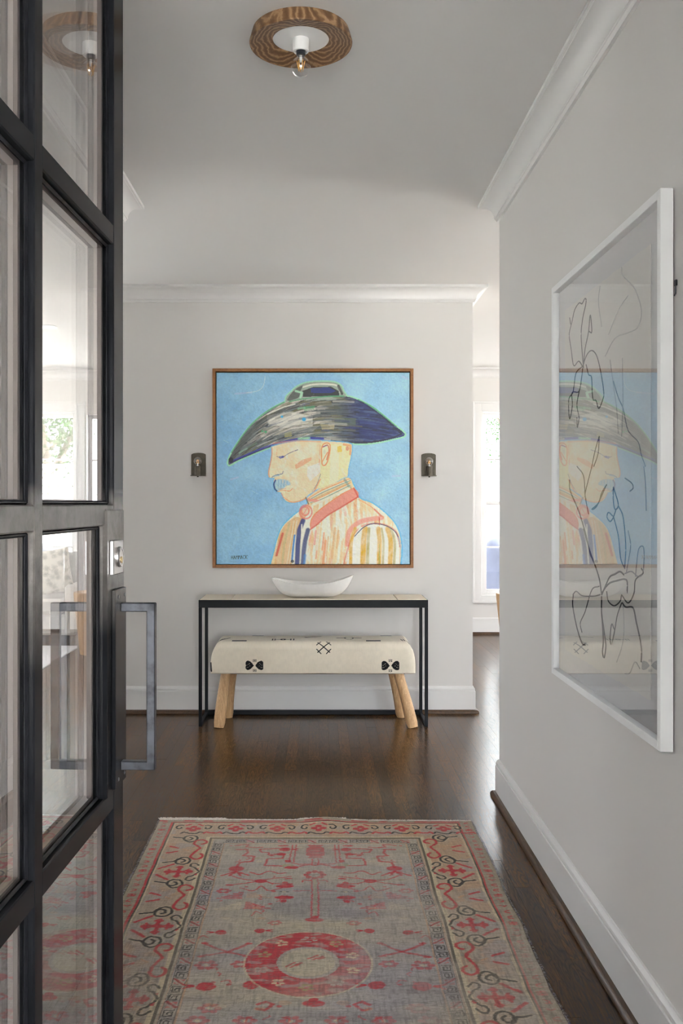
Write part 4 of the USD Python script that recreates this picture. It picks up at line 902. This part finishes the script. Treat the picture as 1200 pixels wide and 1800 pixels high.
def build_bowl():
    t_ = np.linspace(-1, 1, 61); s_ = np.linspace(0, math.pi, 33)
    def shell(off):
        T, Sg = np.meshgrid(t_, s_, indexing='ij'); a = np.abs(T)
        w = (.105 - off) * np.sqrt(np.clip(1 - a ** 2.3, 0, 1)) ** .9 + .0006
        zr = .088 + np.where(T > 0, .050, .032) * a ** 2.2
        zb = zr * a ** 4.6 + off * 1.2 * (1 - a ** 4)
        X = T * (.248 - off) + .012 * (T > 0) * a ** 3; Y = w * np.cos(Sg) ; Y = np.sign(Y) * np.abs(Y)
        Z = zr - (zr - zb) * np.sin(Sg) ** .75
        wob = .0022 * (vfbm(T * 3 + 5, Sg * 3, 151) - .5)
        return np.stack([X, Y + wob, np.maximum(Z + wob * .6, 0.0)], -1)
    o, i = shell(0), shell(.0085); nu, nv = o.shape[:2]
    V = np.vstack([o.reshape(-1, 3), i.reshape(-1, 3)]); F = grid_faces(nu, nv); n = nu * nv
    rim = []
    for j in (0, nv - 1):
        for a in range(nu - 1): p, q = a * nv + j, (a + 1) * nv + j; rim.append((p, q, q + n, p + n))
    m = quads(V, np.vstack([F, F[:, ::-1] + n, rim])); m.merge_vertices(); m.fix_normals()
    t = thing('bowl', 'long white boat-shaped ceramic bowl standing on the console table', 'bowl', (-.045, 5.830, .7668), rotz=-2)
    part('bowl_body', m, 'white_ceramic', t, smooth=60)
build_bowl()

def build_bench():
    t = thing('upholstered_bench', 'cream bench with black printed motifs and log legs tucked beneath the console table', 'bench')
    x0, x1, y0, y1, z0, z1, r = -.652, .583, 5.667, 5.985, .3215, .520, .052
    # cross-section around the cushion: front bottom -> up -> over the top -> down the back
    def sec(n=10):
        P = [(y0 + .006, z0)] + [(y0 + .0015, z0 + .004)] + [(y0 - .003 * math.sin(math.pi * k / 30), z0 + .004 + (z1 - r - z0 - .010) * k / 30) for k in range(31)]
        P += [(y0 + r - r * math.cos(a), z1 - .006 - r + r * math.sin(a)) for a in np.linspace(.05, math.pi / 2, 24)]
        P += [(y0 + r + (y1 - y0 - 2 * r) * k / 60, z1 - .006 + .006 * math.sin(math.pi * k / 60)) for k in range(1, 60)]
        P += [(y1 - r + r * math.sin(a), z1 - .006 - r + r * math.cos(a)) for a in np.linspace(0, math.pi / 2, 12)] + [(y1, z0 + .004), (y1 - .006, z0)]
        return np.array(P)
    P = sec(); sl = np.concatenate([[0], np.cumsum(np.linalg.norm(np.diff(P, axis=0), axis=1))])
    fine = np.concatenate([np.arange(0, sl[-1] - .001, .0026), [sl[-1]]]); Q = np.column_stack([np.interp(fine, sl, P[:, 0]), np.interp(fine, sl, P[:, 1])])
    xs = np.concatenate([np.linspace(x0, x1, 490)]); U, Sx = np.meshgrid(xs, np.arange(len(Q)), indexing='ij')
    edge = np.minimum(U - x0, x1 - U); rr = np.clip(1 - edge / .050, 0, 1); drop = 1 - np.sqrt(np.clip(1 - rr ** 2, 0, 1))
    Yc = Q[Sx, 0]; Zc = Q[Sx, 1]; ym, up = (y0 + y1) / 2, np.clip((Zc - z0) / (z1 - z0), 0, 1)
    X = U + np.sign(U - (x0 + x1) / 2) * (-.030 * up ** 3 * np.clip(1 - edge / .10, 0, 1)) + 0
    Y = ym + (Yc - ym) * (1 - .10 * drop); Z = z0 + (Zc - z0) * (1 - .26 * drop * up ** 2) + .002 * (vfbm(U * 7, Zc * 20, 161) - .5)
    nu, nv = U.shape
    cotton = np.array(lin(236, 227, 209)); ink = np.array(lin(26, 27, 30))
    S_ = fine[Sx]; k = Ink(U.ravel(), S_.ravel(), cotton)
    k.c *= (.93 + .10 * vfbm(U.ravel() * 40, S_.ravel() * 40, 162) + .05 * vnoise(U.ravel() * 500, S_.ravel() * 60, 163))[:, None]
    def zs(z): return z - z0                                         # arc length equals height on the upright front
    def butterfly(cx, cz):
        for f in (-1, 1):
            k.fill(smooth_line([(cx + f * .004, cz), (cx + f * .022, cz + .022), (cx + f * .042, cz + .029), (cx + f * .053, cz + .018), (cx + f * .052, cz), (cx + f * .053, cz - .018), (cx + f * .042, cz - .027), (cx + f * .022, cz - .020), (cx + f * .004, cz)], 5), ink)
            for a, b in ((.036, .008), (.044, .002), (.038, -.010), (.028, -.002), (.045, -.012), (.030, .012)): k.dot(cx + f * a, cz + b, .0018, .0018, cotton, .8)
            for a in (-.006, .006, ):
                for dz in (.034, .026): k.line([(cx + a - .0045, cz + f * dz + .003), (cx + a + .0045, cz + f * dz - .003)], .0022, ink); k.line([(cx + a - .0045, cz + f * dz - .003), (cx + a + .0045, cz + f * dz + .003)], .0022, ink)
    butterfly(-.385, .0545); butterfly(.430, .0535)
    def crossx(cx, cz, a=.036, b=.031):
        for f in (-1, 1): k.line([(cx - a, cz - f * b), (cx + a, cz + f * b)], .0062, ink)
        for fx_ in (-1, 1):
            for fz in (-1, 1):
                p = np.array([cx + fx_ * a * .74, cz + fz * b * .74]); k.line([p + [fx_ * .016, -fz * .010], p + [-fx_ * .010, fz * .016]], .0055, ink)
    crossx(.030, zs(.489) - .002)
    s_top = sl[33 + 12]                                              # about halfway round the top front edge
    def bar(cx, s, w, h, col=None): k.fill([(cx - w / 2, s - h / 2), (cx + w / 2, s - h / 2), (cx + w / 2, s + h / 2), (cx - w / 2, s + h / 2)], ink if col is None else col)
    sb = s_top + .052
    gr = np.array(lin(74, 74, 76))
    for cx in (-.480, .330): bar(cx, sb - .016, .090, .026, gr)
    for q in range(5): bar(-.480, sb - .027 + q * .0055, .09, .0016); bar(.330, sb - .027 + q * .0055, .09, .0016)
    s2 = sb + .030
    for dx in (-.064, -.048, .048, .064): bar(-.217 + dx, s2 - .012, .0075, .044)
    k.dot(-.217, s2 - .012, .020, .021, ink); k.line([(-.257, s2 - .012), (-.177, s2 - .012)], .009, ink); k.dot(-.217, s2 - .012, .006, .007, cotton, .9)
    k.line([(-.08, s2 + .055), (.010, s2 + .100)], .016, ink)
    k.line([(.185 + .026 * math.cos(a), s2 + .03 + .034 * math.sin(a)) for a in np.linspace(0, 6.3, 20)], .007, ink); k.line([(.112, s2 + .03), (.158, s2 + .03)], .012, ink); k.line([(.212, s2 + .03), (.258, s2 + .03)], .012, ink)
    k.line(smooth_line([(-.630, sb - .02), (-.59, sb + .02), (-.545, sb + .06)]), .012, ink); k.line(smooth_line([(-.630, sb - .02), (-.60, sb + .03), (-.575, sb + .04)]), .006, ink)
    for dx in (.505, .524): k.line([(dx, sb + .02), (dx + .012, sb - .018)], .009, ink)
    k.line([(.548, sb - .01), (.566, sb - .04)], .010, ink)
    for cx in (-.38, .42): bar(cx, s2 + .155, .07, .03)
    k.line([(-.645, .02), (-.650, .07)], .010, ink)
    mesh_v = np.stack([X, Y, Z], -1).reshape(-1, 3); F = grid_faces(nu, nv)
    n = len(mesh_v)
    ext, ef, ec = [], [], []
    for e in (0, nu - 1):                                             # close the two ends and the underside
        ring = np.arange(nv) + e * nv; c = mesh_v[ring].mean(0); c[0] = mesh_v[ring][:, 0].mean(); idx = n + len(ext); ext.append(c); ec.append(cotton)
        ef += [(ring[q], ring[q + 1], idx) if e else (ring[q + 1], ring[q], idx) for q in range(nv - 1)] + [(ring[-1], ring[0], idx)]
    a, b, c, d_ = 0, nv - 1, (nu - 1) * nv, (nu - 1) * nv + nv - 1
    F3 = np.vstack([F[:, [0, 1, 2]], F[:, [0, 2, 3]], ef, [(a, c, d_), (a, d_, b)]])
    m = trimesh.Trimesh(np.vstack([mesh_v, ext]), F3, process=False)
    cu = part('cushion', (m.vertices, m.faces), 'printed_cotton', t, smooth=True, color=np.vstack([k.c, ec]))
    seam = lambda y: box(x0 + .012, x1 - .012, y - .0025, y + .0025, z0 - .002, z0 + .003, .001)
    part('bottom_board', box(x0 + .06, x1 - .06, y0 + .05, y1 - .05, z0 - .010, z0 + .004, .002), 'black_rubber', t)
    for i, (xt, yt, xb, yb_) in enumerate(((-.562, 5.725, -.598, 5.668), (.482, 5.728, .565, 5.668), (-.540, 5.915, -.572, 5.940), (.460, 5.915, .520, 5.945))):
        h = np.linspace(0, 1, 12); R = np.random.RandomState(i)
        bow = .003 * np.sin(h * math.pi) * (1 if i % 2 else -1)
        C = np.column_stack([xb + (xt - xb) * h + bow, yb_ + (yt - yb_) * h, .0 + (z0 - .004) * h])
        rad = .0335 + .0015 * np.sin(h * 5 + i) - .002 * h + np.array([-.004] + [0] * 11)
        m = tube(C, rad, 18); v = m.vertices.copy(); v += .0018 * (vfbm(v[:, 0] * 60 + i * 9, v[:, 2] * 12, 171) - .5)[:, None] * [1, 1, 0]; m.vertices = v
        v[:, 2] = np.maximum(v[:, 2], 0.0006); m.vertices = v
        part('log_leg', m, 'bench_leg_wood', t, smooth=50)
build_bench()

# ================================================================ wall sconces
def bulb_mesh(r, neck, h):
    """glass envelope, base at z=0, rising to z=h"""
    a = np.linspace(-math.pi / 2 + .001, math.acos(neck / r) - .0, 18)
    prof = [(neck, 0), (neck, h * .10)] + [(max(r * math.cos(q), .0004), h - r - r * math.sin(q)) for q in a[::-1]]
    return lathe(prof, 32)
mat('filament', (.90, .48, .10), .4)
def filament(r, z0, z1, n, th):
    return join([tube([(r * math.cos(a), r * math.sin(a), z0), (r * .55 * math.cos(a + .5), r * .55 * math.sin(a + .5), z1)], th, 6) for a in np.arange(n) * 2 * math.pi / n])
def build_sconce(x, zb, label):
    t = thing('wall_sconce', label, 'wall lamp', (x, YB, zb), group=None)
    w, h = .0465, .148
    th = np.linspace(0, math.pi, 15)
    outline = [(-w, 0), (w, 0), (w, h - .013)] + [(w * math.cos(q), h - .013 + .013 * math.sin(q)) for q in th[1:-1]] + [(-w, h - .013)]
    pl = plate(outline, .004, 'y', -.006)
    part('back_plate', pl, 'sconce_bronze', t)
    sh = plate([(-w, -.0062), (w, -.0062), (w, -.055)] + [(w * math.cos(q), -.055 - .030 * math.sin(q)) for q in th[1:-1]] + [(-w, -.055)], .004, 'z', -.001)
    part('shelf', sh, 'sconce_bronze', t)
    soc = lathe([(0, .003), (.021, .003), (.021, .058), (.0195, .062), (.016, .062), (.015, .056), (0, .056)], 32, (0, -.044, 0))
    s_ = part('socket', soc, 'sconce_bronze', t, smooth=35)
    b = bulb_mesh(.0260, .011, .060); b.apply_translation((0, -.044, .060)); bp = part('bulb', b, 'bulb_glass', t, smooth=True)
    f = filament(.0085, .078, .103, 6, .0010); f.apply_translation((0, -.044, 0)); part('bulb_filament', f, 'filament', bp)
    part('stem', tube([(0, -.044, .060), (0, -.044, .082)], .003, 10), 'frame_white', bp)
    kn = lathe([(0, -.009), (.005, -.009), (.006, -.004), (.004, -.001), (0, -.001)], 16, (0, -.044, 0)); part('knob', kn, 'sconce_bronze', t, smooth=30)
build_sconce(-.7715, 1.522, 'small bronze wall sconce with bare bulb, on the door side of the painting')
build_sconce(.7050, 1.520, 'small bronze wall sconce with bare bulb, between the painting and the wall corner')

# ================================================================ ceiling light
def build_ceiling_light():
    t = thing('ceiling_light', 'round limed oak flush ceiling light with one clear filament bulb', 'ceiling lamp', (-.0525, 2.780, H))
    n = 72
    ring = lathe([(.1385, .0005), (.1415, -.002), (.1515, -.036), (.1500, -.0405), (.1465, -.0415), (.083, -.0265), (.083, .0005)], n)
    part('oak_ring', ring, 'lamp_oak', t, smooth=35)
    part('canopy', lathe([(.0828, -.018), (.0828, -.0235), (.080, -.0245), (.027, -.0245), (0, -.0245), (0, -.018)], n), 'white_plastic', t, smooth=35)
    so = part('socket', lathe([(.0245, -.0240), (.0245, -.0560), (.0225, -.0600), (.0175, -.0610), (.0165, -.0560), (0, -.0560)], 40), 'white_plastic', t, smooth=35)
    part('bulb_cap', lathe([(.0135, -.055), (.0135, -.070), (.0120, -.0715), (0, -.0715)], 28), 'handle_steel', t, smooth=35)
    b = bulb_mesh(.0295, .012, .066); b.apply_transform(rot(180, (1, 0, 0))); b.apply_translation((0, 0, -.069)); bp = part('bulb', b, 'bulb_glass', t, smooth=True)
    f = filament(.0120, .018, .048, 6, .0011); f.apply_transform(rot(180, (1, 0, 0))); f.apply_translation((0, 0, -.069)); part('bulb_filament', f, 'filament', bp)
    part('stem', tube([(0, 0, -.071), (0, 0, -.090)], .004, 10), 'frame_white', bp)
build_ceiling_light()

# ================================================================ framed drawing on the right wall
DRAW = [
    ('d', [(3.046, 1.944), (3.026, 1.919), (2.987, 1.956), (2.936, 1.968), (2.903, 1.959), (2.871, 1.968), (2.858, 1.954), (2.894, 1.912), (2.912, 1.864), (2.894, 1.786), (2.885, 1.759)]),
    ('d', [(2.885, 1.774), (2.867, 1.817), (2.832, 1.86), (2.815, 1.906), (2.801, 1.874), (2.801, 1.852), (2.832, 1.862)]),
    ('d', [(3.026, 1.919), (3.05, 1.889), (3.026, 1.837), (2.997, 1.783), (2.94, 1.788), (2.894, 1.763)]),
    ('d', [(2.894, 1.766), (2.849, 1.794), (2.798, 1.798), (2.748, 1.773), (2.708, 1.72), (2.681, 1.66), (2.692, 1.64), (2.729, 1.62), (2.756, 1.645), (2.789, 1.656), (2.801, 1.718), (2.832, 1.732), (2.858, 1.765)]),
    ('d', [(2.894, 1.766), (2.968, 1.756), (2.993, 1.717), (3.007, 1.698), (3.056, 1.68), (3.046, 1.618), (3.013, 1.657), (3.016, 1.699), (2.94, 1.693), (2.912, 1.723), (2.894, 1.76)]),
    ('d', [(2.912, 1.717), (2.959, 1.657), (2.936, 1.613), (2.955, 1.584), (2.959, 1.615)]),
    ('l', [(2.523, 1.977), (2.51, 1.95), (2.418, 1.894), (2.369, 1.829), (2.393, 1.793), (2.47, 1.792), (2.58, 1.796), (2.669, 1.761)]),
    ('l', [(2.716, 1.971), (2.732, 1.927), (2.7, 1.85)]),
    ('l', [(2.47, 1.889), (2.551, 1.867), (2.638, 1.816)]),
    ('l', [(2.623, 1.744), (2.594, 1.672), (2.565, 1.602), (2.551, 1.534)]),
    ('l', [(2.517, 1.733), (2.512, 1.618), (2.523, 1.523)]),
    ('m', [(2.594, 1.681), (2.551, 1.631), (2.51, 1.596), (2.47, 1.536), (2.393, 1.501), (2.369, 1.467), (2.339, 1.437)]),
    ('d', [(2.724, 1.539), (2.764, 1.501), (2.798, 1.455)]),
    ('d', [(2.724, 1.539), (2.735, 1.49), (2.778, 1.454)]),
    ('d', [(2.798, 1.455), (2.867, 1.377), (2.858, 1.357)]),
    ('d', [(2.959, 1.461), (2.885, 1.428), (2.867, 1.367), (2.832, 1.313)]),
    ('k', [(3.046, 1.422), (3.036, 1.385), (2.94, 1.322), (2.867, 1.258), (2.815, 1.196), (2.781, 1.176), (2.724, 1.129), (2.7, 1.084)]),
    ('k', [(2.885, 1.267), (2.835, 1.219), (2.784, 1.175)]),
    ('d', [(2.654, 1.398), (2.7, 1.376), (2.732, 1.347), (2.798, 1.328), (2.748, 1.338), (2.661, 1.394)]),
    ('b', [(2.594, 1.39), (2.551, 1.343), (2.58, 1.329), (2.594, 1.356), (2.594, 1.39)]),
    ('b', [(2.551, 1.338), (2.51, 1.308), (2.489, 1.235), (2.496, 1.178)]),
    ('b', [(2.594, 1.311), (2.551, 1.258), (2.53, 1.197), (2.496, 1.173)]),
    ('b', [(2.601, 1.311), (2.638, 1.32), (2.65, 1.306), (2.623, 1.295), (2.594, 1.307), (2.572, 1.327)]),
    ('k', [(2.7, 1.084), (2.654, 1.121), (2.623, 1.142), (2.58, 1.152), (2.537, 1.162), (2.503, 1.156)]),
    ('k', [(2.7, 1.089), (2.638, 1.12), (2.565, 1.135), (2.483, 1.144), (2.476, 1.11)]),
    ('k', [(2.7, 1.08), (2.7, 1.028), (2.677, 0.984), (2.661, 0.944), (2.677, 0.909), (2.692, 0.921), (2.684, 0.96), (2.7, 1.028)]),
    ('d', [(2.724, 1.106), (2.798, 1.089), (2.867, 1.018), (2.921, 0.976), (2.903, 0.948)]),
    ('d', [(3.007, 1.055), (2.968, 1.069), (2.903, 1.062), (2.781, 1.072), (2.716, 1.083)]),
    ('k', [(3.001, 1.055), (3.007, 1.018), (2.959, 0.956), (2.903, 0.916), (2.867, 0.916)]),
    ('d', [(2.523, 1.101), (2.47, 1.085), (2.424, 1.115), (2.412, 1.15), (2.356, 1.171), (2.369, 1.182)]),
    ('d', [(2.654, 1.098), (2.638, 1.072), (2.587, 1.065), (2.537, 1.082), (2.523, 1.101)]),
    ('k', [(2.517, 1.08), (2.489, 1.072), (2.431, 1.076), (2.405, 1.042), (2.369, 0.988), (2.369, 0.947)]),
    ('d', [(2.523, 1.079), (2.558, 1.044), (2.58, 1.002), (2.609, 0.957), (2.623, 0.968), (2.609, 1.011), (2.587, 1.001)]),
    ('l', [(2.51, 1.076), (2.503, 1.007), (2.523, 0.961), (2.565, 0.914)]),
    ('m', [(2.496, 1.16), (2.444, 1.169), (2.393, 1.16), (2.356, 1.175), (2.351, 1.233), (2.387, 1.231), (2.405, 1.188), (2.412, 1.158)]),
    ('l', [(2.496, 0.895), (2.456, 0.905), (2.418, 0.939), (2.381, 0.929)]),
    ('m', [(2.47, 1.274), (2.45, 1.236), (2.47, 1.192), (2.485, 1.161)]),
    ('m', [(2.496, 1.412), (2.444, 1.398), (2.431, 1.385), (2.456, 1.377)]),
    ('m', [(2.351, 1.437), (2.339, 1.396), (2.333, 1.327)]),
]
def build_drawing():
    t = thing('framed_drawing', 'large white-framed glazed ink drawing of looping flower stems on the right wall', 'framed picture')
    y0, y1, z0, z1, w = 2.190, 3.213, .768, 2.077, .0215
    xf, xb = .7916, .8225
    for nm, b in (('frame_side', box(xf, xb, y0, y0 + w, z0, z1, .0012)), ('frame_side', box(xf, xb, y1 - w, y1, z0, z1, .0012)), ('frame_top', box(xf, xb, y0 + w, y1 - w, z1 - w, z1, .0012)), ('frame_bottom', box(xf, xb, y0 + w, y1 - w, z0, z0 + w, .0012))):
        part(nm, b, 'frame_white', t)
    part('mount_board', box(.8130, .8215, y0 + .01, y1 - .01, z0 + .01, z1 - .01), 'mount_board', t)
    # floated sheet with a slightly torn edge
    R = np.random.RandomState(3); a0, a1, b0, b1 = 2.306, 3.105, .864, 1.979
    def side(p, q, n): s = np.linspace(0, 1, n, endpoint=False)[:, None]; return np.array(p) * (1 - s) + np.array(q) * s
    poly = np.vstack([side((a0, b0), (a1, b0), 50), side((a1, b0), (a1, b1), 60), side((a1, b1), (a0, b1), 50), side((a0, b1), (a0, b0), 60)]) + R.normal(0, .0009, (220, 2))
    sheet = part('paper_sheet', plate(poly, .0022, 'x', .8095), 'drawing_paper', t)
    mats = {'k': ('ink_black', .0027), 'd': ('ink_black', .0021), 'm': ('ink_grey', .0019), 'l': ('ink_faint', .0018), 'b': ('ink_blue', .0022)}
    for kind, P in DRAW:
        Q = smooth_line(P, 7); m_, r = mats[kind]
        part('ink_line', tube(np.column_stack([np.full(len(Q), .8093), Q]), r, 6), m_, sheet)
    part('picture_glass', box(.8020, .8040, y0 + .012, y1 - .012, z0 + .012, z1 - .012), 'clear_glass', t)
    hk = join([box(.8225, .8275, 2.178, 2.188, 1.848, 1.862, .001), tube([(.8245, 2.183, 1.848), (.8245, 2.183, 1.830), (.8215, 2.184, 1.825)], .0016, 8)])
    part('hanging_hook', hk, 'handle_steel', t)
mat('mount_board', (.60, .605, .62), .9); mat('drawing_paper', (.66, .65, .62), .95, bump=.2, bscale=300)
mat('ink_black', (.03, .03, .04), .7); mat('ink_grey', (.22, .23, .27), .8); mat('ink_faint', (.46, .46, .46), .9); mat('ink_blue', (.05, .10, .20), .7)
build_drawing()

# ================================================================ living room seen through the glazed door
usdkit.material(stage, LOOKS + '/floral_linen', {'g': ('geometry', {}), 'v': ('voronoi_texture', {'scale': 16.0, 'feature': 'smooth_f1', 'smoothness': .35}), 'n': ('noise_texture', {'scale': 24.0, 'detail': 4.0, 'distortion': 1.5}), 'm': ('mix_float', {'fac': .45}),
    'r': ('rgb_ramp', {'ramp': [(.30, lin(122, 124, 112)), (.42, lin(168, 166, 150)), (.55, lin(214, 210, 196))]}), 'p': ('principled_bsdf', {'roughness': .95, 'sheen_weight': .1})},
    [('g.position', 'v.vector'), ('g.position', 'n.vector'), ('v.distance', 'm.a'), ('n.fac', 'm.b'), ('m.result', 'r.fac'), ('r.color', 'p.base_color')], surface='p.BSDF')
mat('pillow_blue', lin(190, 204, 222), .95, mottle=.2, mscale=20); mat('pillow_grey', lin(140, 144, 138), .95, mottle=.15, mscale=30); mat('cover_blue', (.022, .028, .050), .75, mottle=.2, mscale=5)
def cushion(wd, hg, th):
    g = np.linspace(-1, 1, 25); U, V = np.meshgrid(g, g, indexing='ij')
    e = (1 - U ** 4) * (1 - V ** 4); T = th * np.sqrt(np.clip(e, 0, 1)); sx = 1 - .07 * (1 - np.abs(V) ** 2.0) * np.abs(U) ** 3; sz = 1 - .07 * (1 - np.abs(U) ** 2.0) * np.abs(V) ** 3
    a = np.stack([U * wd / 2 * sx, -T, V * hg / 2 * sz], -1).reshape(-1, 3); b = a * [1, -1, 1]
    F = grid_faces(25, 25); m = quads(np.vstack([a, b]), np.vstack([F, F[:, ::-1] + 625])); m.merge_vertices(); m.fix_normals(); return m
def build_sofa():
    x0, x1, y0, y1 = -4.55, -2.275, 8.86, 9.62
    t = thing('sofa', 'pale linen sofa standing under the living room windows behind the glazed door', 'sofa')
    part('base', box(x0, x1 - .02, y0 + .02, y1, .105, .30, .02), 'sofa_linen', t)
    part('arm', box(x1 - .112, x1, y0, y1, .105, .578, .022), 'sofa_linen', t); part('arm', box(x0, x0 + .112, y0, y1, .105, .578, .022), 'sofa_linen', t)
    part('backrest', box(x0 + .1, x1 - .1, y1 - .125, y1, .28, .735, .05), 'sofa_linen', t)
    for i in range(2):
        w = (x1 - x0 - .23) / 2; part('seat_cushion', box(x0 + .115 + i * w + .004, x0 + .115 + (i + 1) * w - .004, y0 - .012, y1 - .13, .302, .448, .03), 'sofa_linen', t)
    for x in (x0 + .07, x1 - .07):
        for y in (y0 + .07, y1 - .07): part('leg', lathe([(0, 0), (.016, 0), (.026, .106), (0, .106)], 16, (x, y, 0)), 'black_rubber', t)
    def pillow(nm, x, y, z, w, m, lean, turn, label, tilt=0):
        p = thing(nm, label, 'cushion', (x, y, z), turn)
        c = cushion(w, w, .085); c.apply_transform(rot(tilt, (0, 1, 0))); c.apply_transform(rot(-lean, (1, 0, 0))); c.apply_translation((0, 0, -c.bounds[0][2])); part('cover', c, m, p, smooth=50)
    pillow('throw_pillow', -2.575, 8.985, .450, .45, 'floral_linen', 18, 16, 'floral linen throw pillow leaning at the right arm of the sofa', -8)
    pillow('throw_pillow', -2.500, 9.385, .450, .43, 'pillow_grey', 2, 0, 'plain grey throw pillow standing behind the floral one on the sofa', 0)
    pillow('throw_pillow', -2.76, 9.21, .450, .42, 'pillow_blue', 8, 0, 'pale blue throw pillow with its corner up behind the floral one', 45)
    pillow('throw_pillow', -3.25, 9.14, .450, .46, 'pillow_grey', 16, -6, 'grey throw pillow at the middle of the sofa, left of the pale blue one', 4)
build_sofa()
t = thing('side_table', 'small tan wooden side table beside the right arm of the sofa', 'side table')
part('tabletop', box(-2.14, -1.74, 8.42, 8.80, .472, .505, .004), 'tan_wood', t)
for x in (-2.12, -1.79):
    for y in (8.44, 8.75): part('leg', box(x, x + .03, y, y + .03, 0, .472, .003), 'tan_wood', t)
t = thing('living_room_rug', 'plain white wool rug on the living room floor before the sofa', 'rug')
part('pile', box(-4.5, -2.235, 6.2, 8.85, .0006, .014, .005), 'white_wool', t)
t = thing('recessed_light', 'small white recessed downlight in the living room ceiling', 'ceiling lamp', (-2.13, 7.40, H))
part('trim_ring', lathe([(.052, 0), (.075, 0), (.075, -.004), (.070, -.007), (.052, -.004)], 36), 'white_plastic', t, smooth=30)
part('lens', lathe([(.0515, -.0005), (.0515, -.003), (0, -.003), (0, -.0005)], 36), 'frame_white', t, smooth=30)
t = thing('stool', 'tan wooden drum stool just showing at the right wall corner', 'stool', (1.745, 8.30, 0))
part('stool_body', lathe([(0, 0), (.125, 0), (.130, .01), (.186, .545), (.182, .556), (0, .556)], 48), 'tan_wood', t, smooth=30)

# ================================================================ garden behind the windows
mat('bark', (.12, .09, .07), .9, bump=.6, bscale=30)
usdkit.material(stage, LOOKS + '/leaf_green', {'o': ('geometry', {}), 'r': ('rgb_ramp', {'ramp': [(0, lin(36, 62, 28)), (.6, lin(56, 86, 40)), (1, lin(104, 112, 56))]}), 'd': ('diffuse_bsdf', {}), 't': ('translucent_bsdf', {}), 'm': ('mix_closure', {'fac': .4})},
    [('o.random_per_island', 'r.fac'), ('r.color', 'd.color'), ('r.color', 't.color'), ('d.BSDF', 'm.closure1'), ('t.BSDF', 'm.closure2')], surface='m.Closure')
def tree(label, x, y, h, r, seed, n=9000, leaf=1.0):
    R = np.random.RandomState(seed); t = thing('tree', label, 'tree', (x, y, -.25))
    trunk = tube([(0, 0, 0), (.05, .03, h * .35), (-.05, 0, h * .6)], [.16, .12, .06], 10); br = [trunk]
    for q in range(7): a = R.uniform(0, 6.3); br.append(tube([(0, 0, h * R.uniform(.3, .55)), (r * .6 * math.cos(a), r * .6 * math.sin(a), h * R.uniform(.6, .85))], [.06, .02], 6))
    part('trunk', join(br), 'bark', t, smooth=40)
    cl = R.normal(0, 1, (26, 3)); cl /= np.linalg.norm(cl, axis=1, keepdims=True); cl = cl * R.uniform(.4, .85, (26, 1)) * [r, r, r * .95]
    C = cl[R.randint(26, size=n)] + R.normal(0, r * .20, (n, 3)) + [0, 0, h * .68]
    d1 = R.normal(0, 1, (n, 3)); d1 /= np.linalg.norm(d1, axis=1, keepdims=True); d2 = np.cross(d1, R.normal(0, 1, (n, 3))); d2 /= np.linalg.norm(d2, axis=1, keepdims=True); s = R.uniform(.035, .065, (n, 1)) * leaf
    V = np.stack([C - d1 * s, C + d2 * s * .45, C + d1 * s, C - d2 * s * .45], 1).reshape(-1, 3); b = np.arange(n)[:, None] * 4
    part('foliage', trimesh.Trimesh(V, np.vstack([b + [0, 1, 2], b + [0, 2, 3]]), process=False), 'leaf_green', t, kind='stuff')
tree('leafy green tree beyond the white fence outside the living room window', -4.9, 17.0, 5.0, 1.9, 1)
tree('tall tree far out in the garden outside the window at the right of the hall', 6.6, 30.0, 8.2, 3.0, 2, 16000, .8)
t = thing('garden_fence', 'white board fence with lattice top in the garden behind the house', 'fence')
for i in range(24): part('fence_board', box(-5.0 + i * .152, -5.0 + i * .152 + .147, 13.5, 13.52, -.25, 1.40 + (.002 if i % 2 else 0), .004), 'fence_white', t)
for z in (1.40, 1.86): part('rail', box(-5.0, -1.34, 13.48, 13.54, z, z + .05, .004), 'fence_white', t)
lat = []
for i in range(0, 31):
    for sg in (-1, 1):
        m = box(-.33, .33, -.004, .004, -.011, .011); m.apply_transform(rot(sg * 45, (0, 1, 0))); m.apply_translation((-5.0 + i * .115, 13.505 + sg * .005, 1.655)); lat.append(m)
part('lattice', join(lat), 'fence_white', t, kind='stuff')
def build_grill():
    t = thing('covered_grill', 'rounded bluish grey cloth-covered grill outside the window at the right of the hall', 'grill', (2.42, 11.9, -.25))
    n = 40; a = np.arange(n) * 2 * math.pi / n; lv = np.linspace(0, 1, 14); V = []
    for l in lv:
        k_ = (1 - .35 * l) * math.sqrt(max(1 - max(0, (l - .7) / .3) ** 2, .0004)); fold = 1 + .05 * np.sin(a * 9 + l * 2) * (1 - l)
        V.append(np.column_stack([.52 * k_ * fold * np.cos(a), .42 * k_ * fold * np.sin(a), np.full(n, 1.28 * l)]))
    m = quads(np.array(V).reshape(-1, 3), grid_faces(14, n, False, True)); m.fix_normals(); part('cloth_cover', m, 'cover_blue', t, smooth=60)
build_grill()
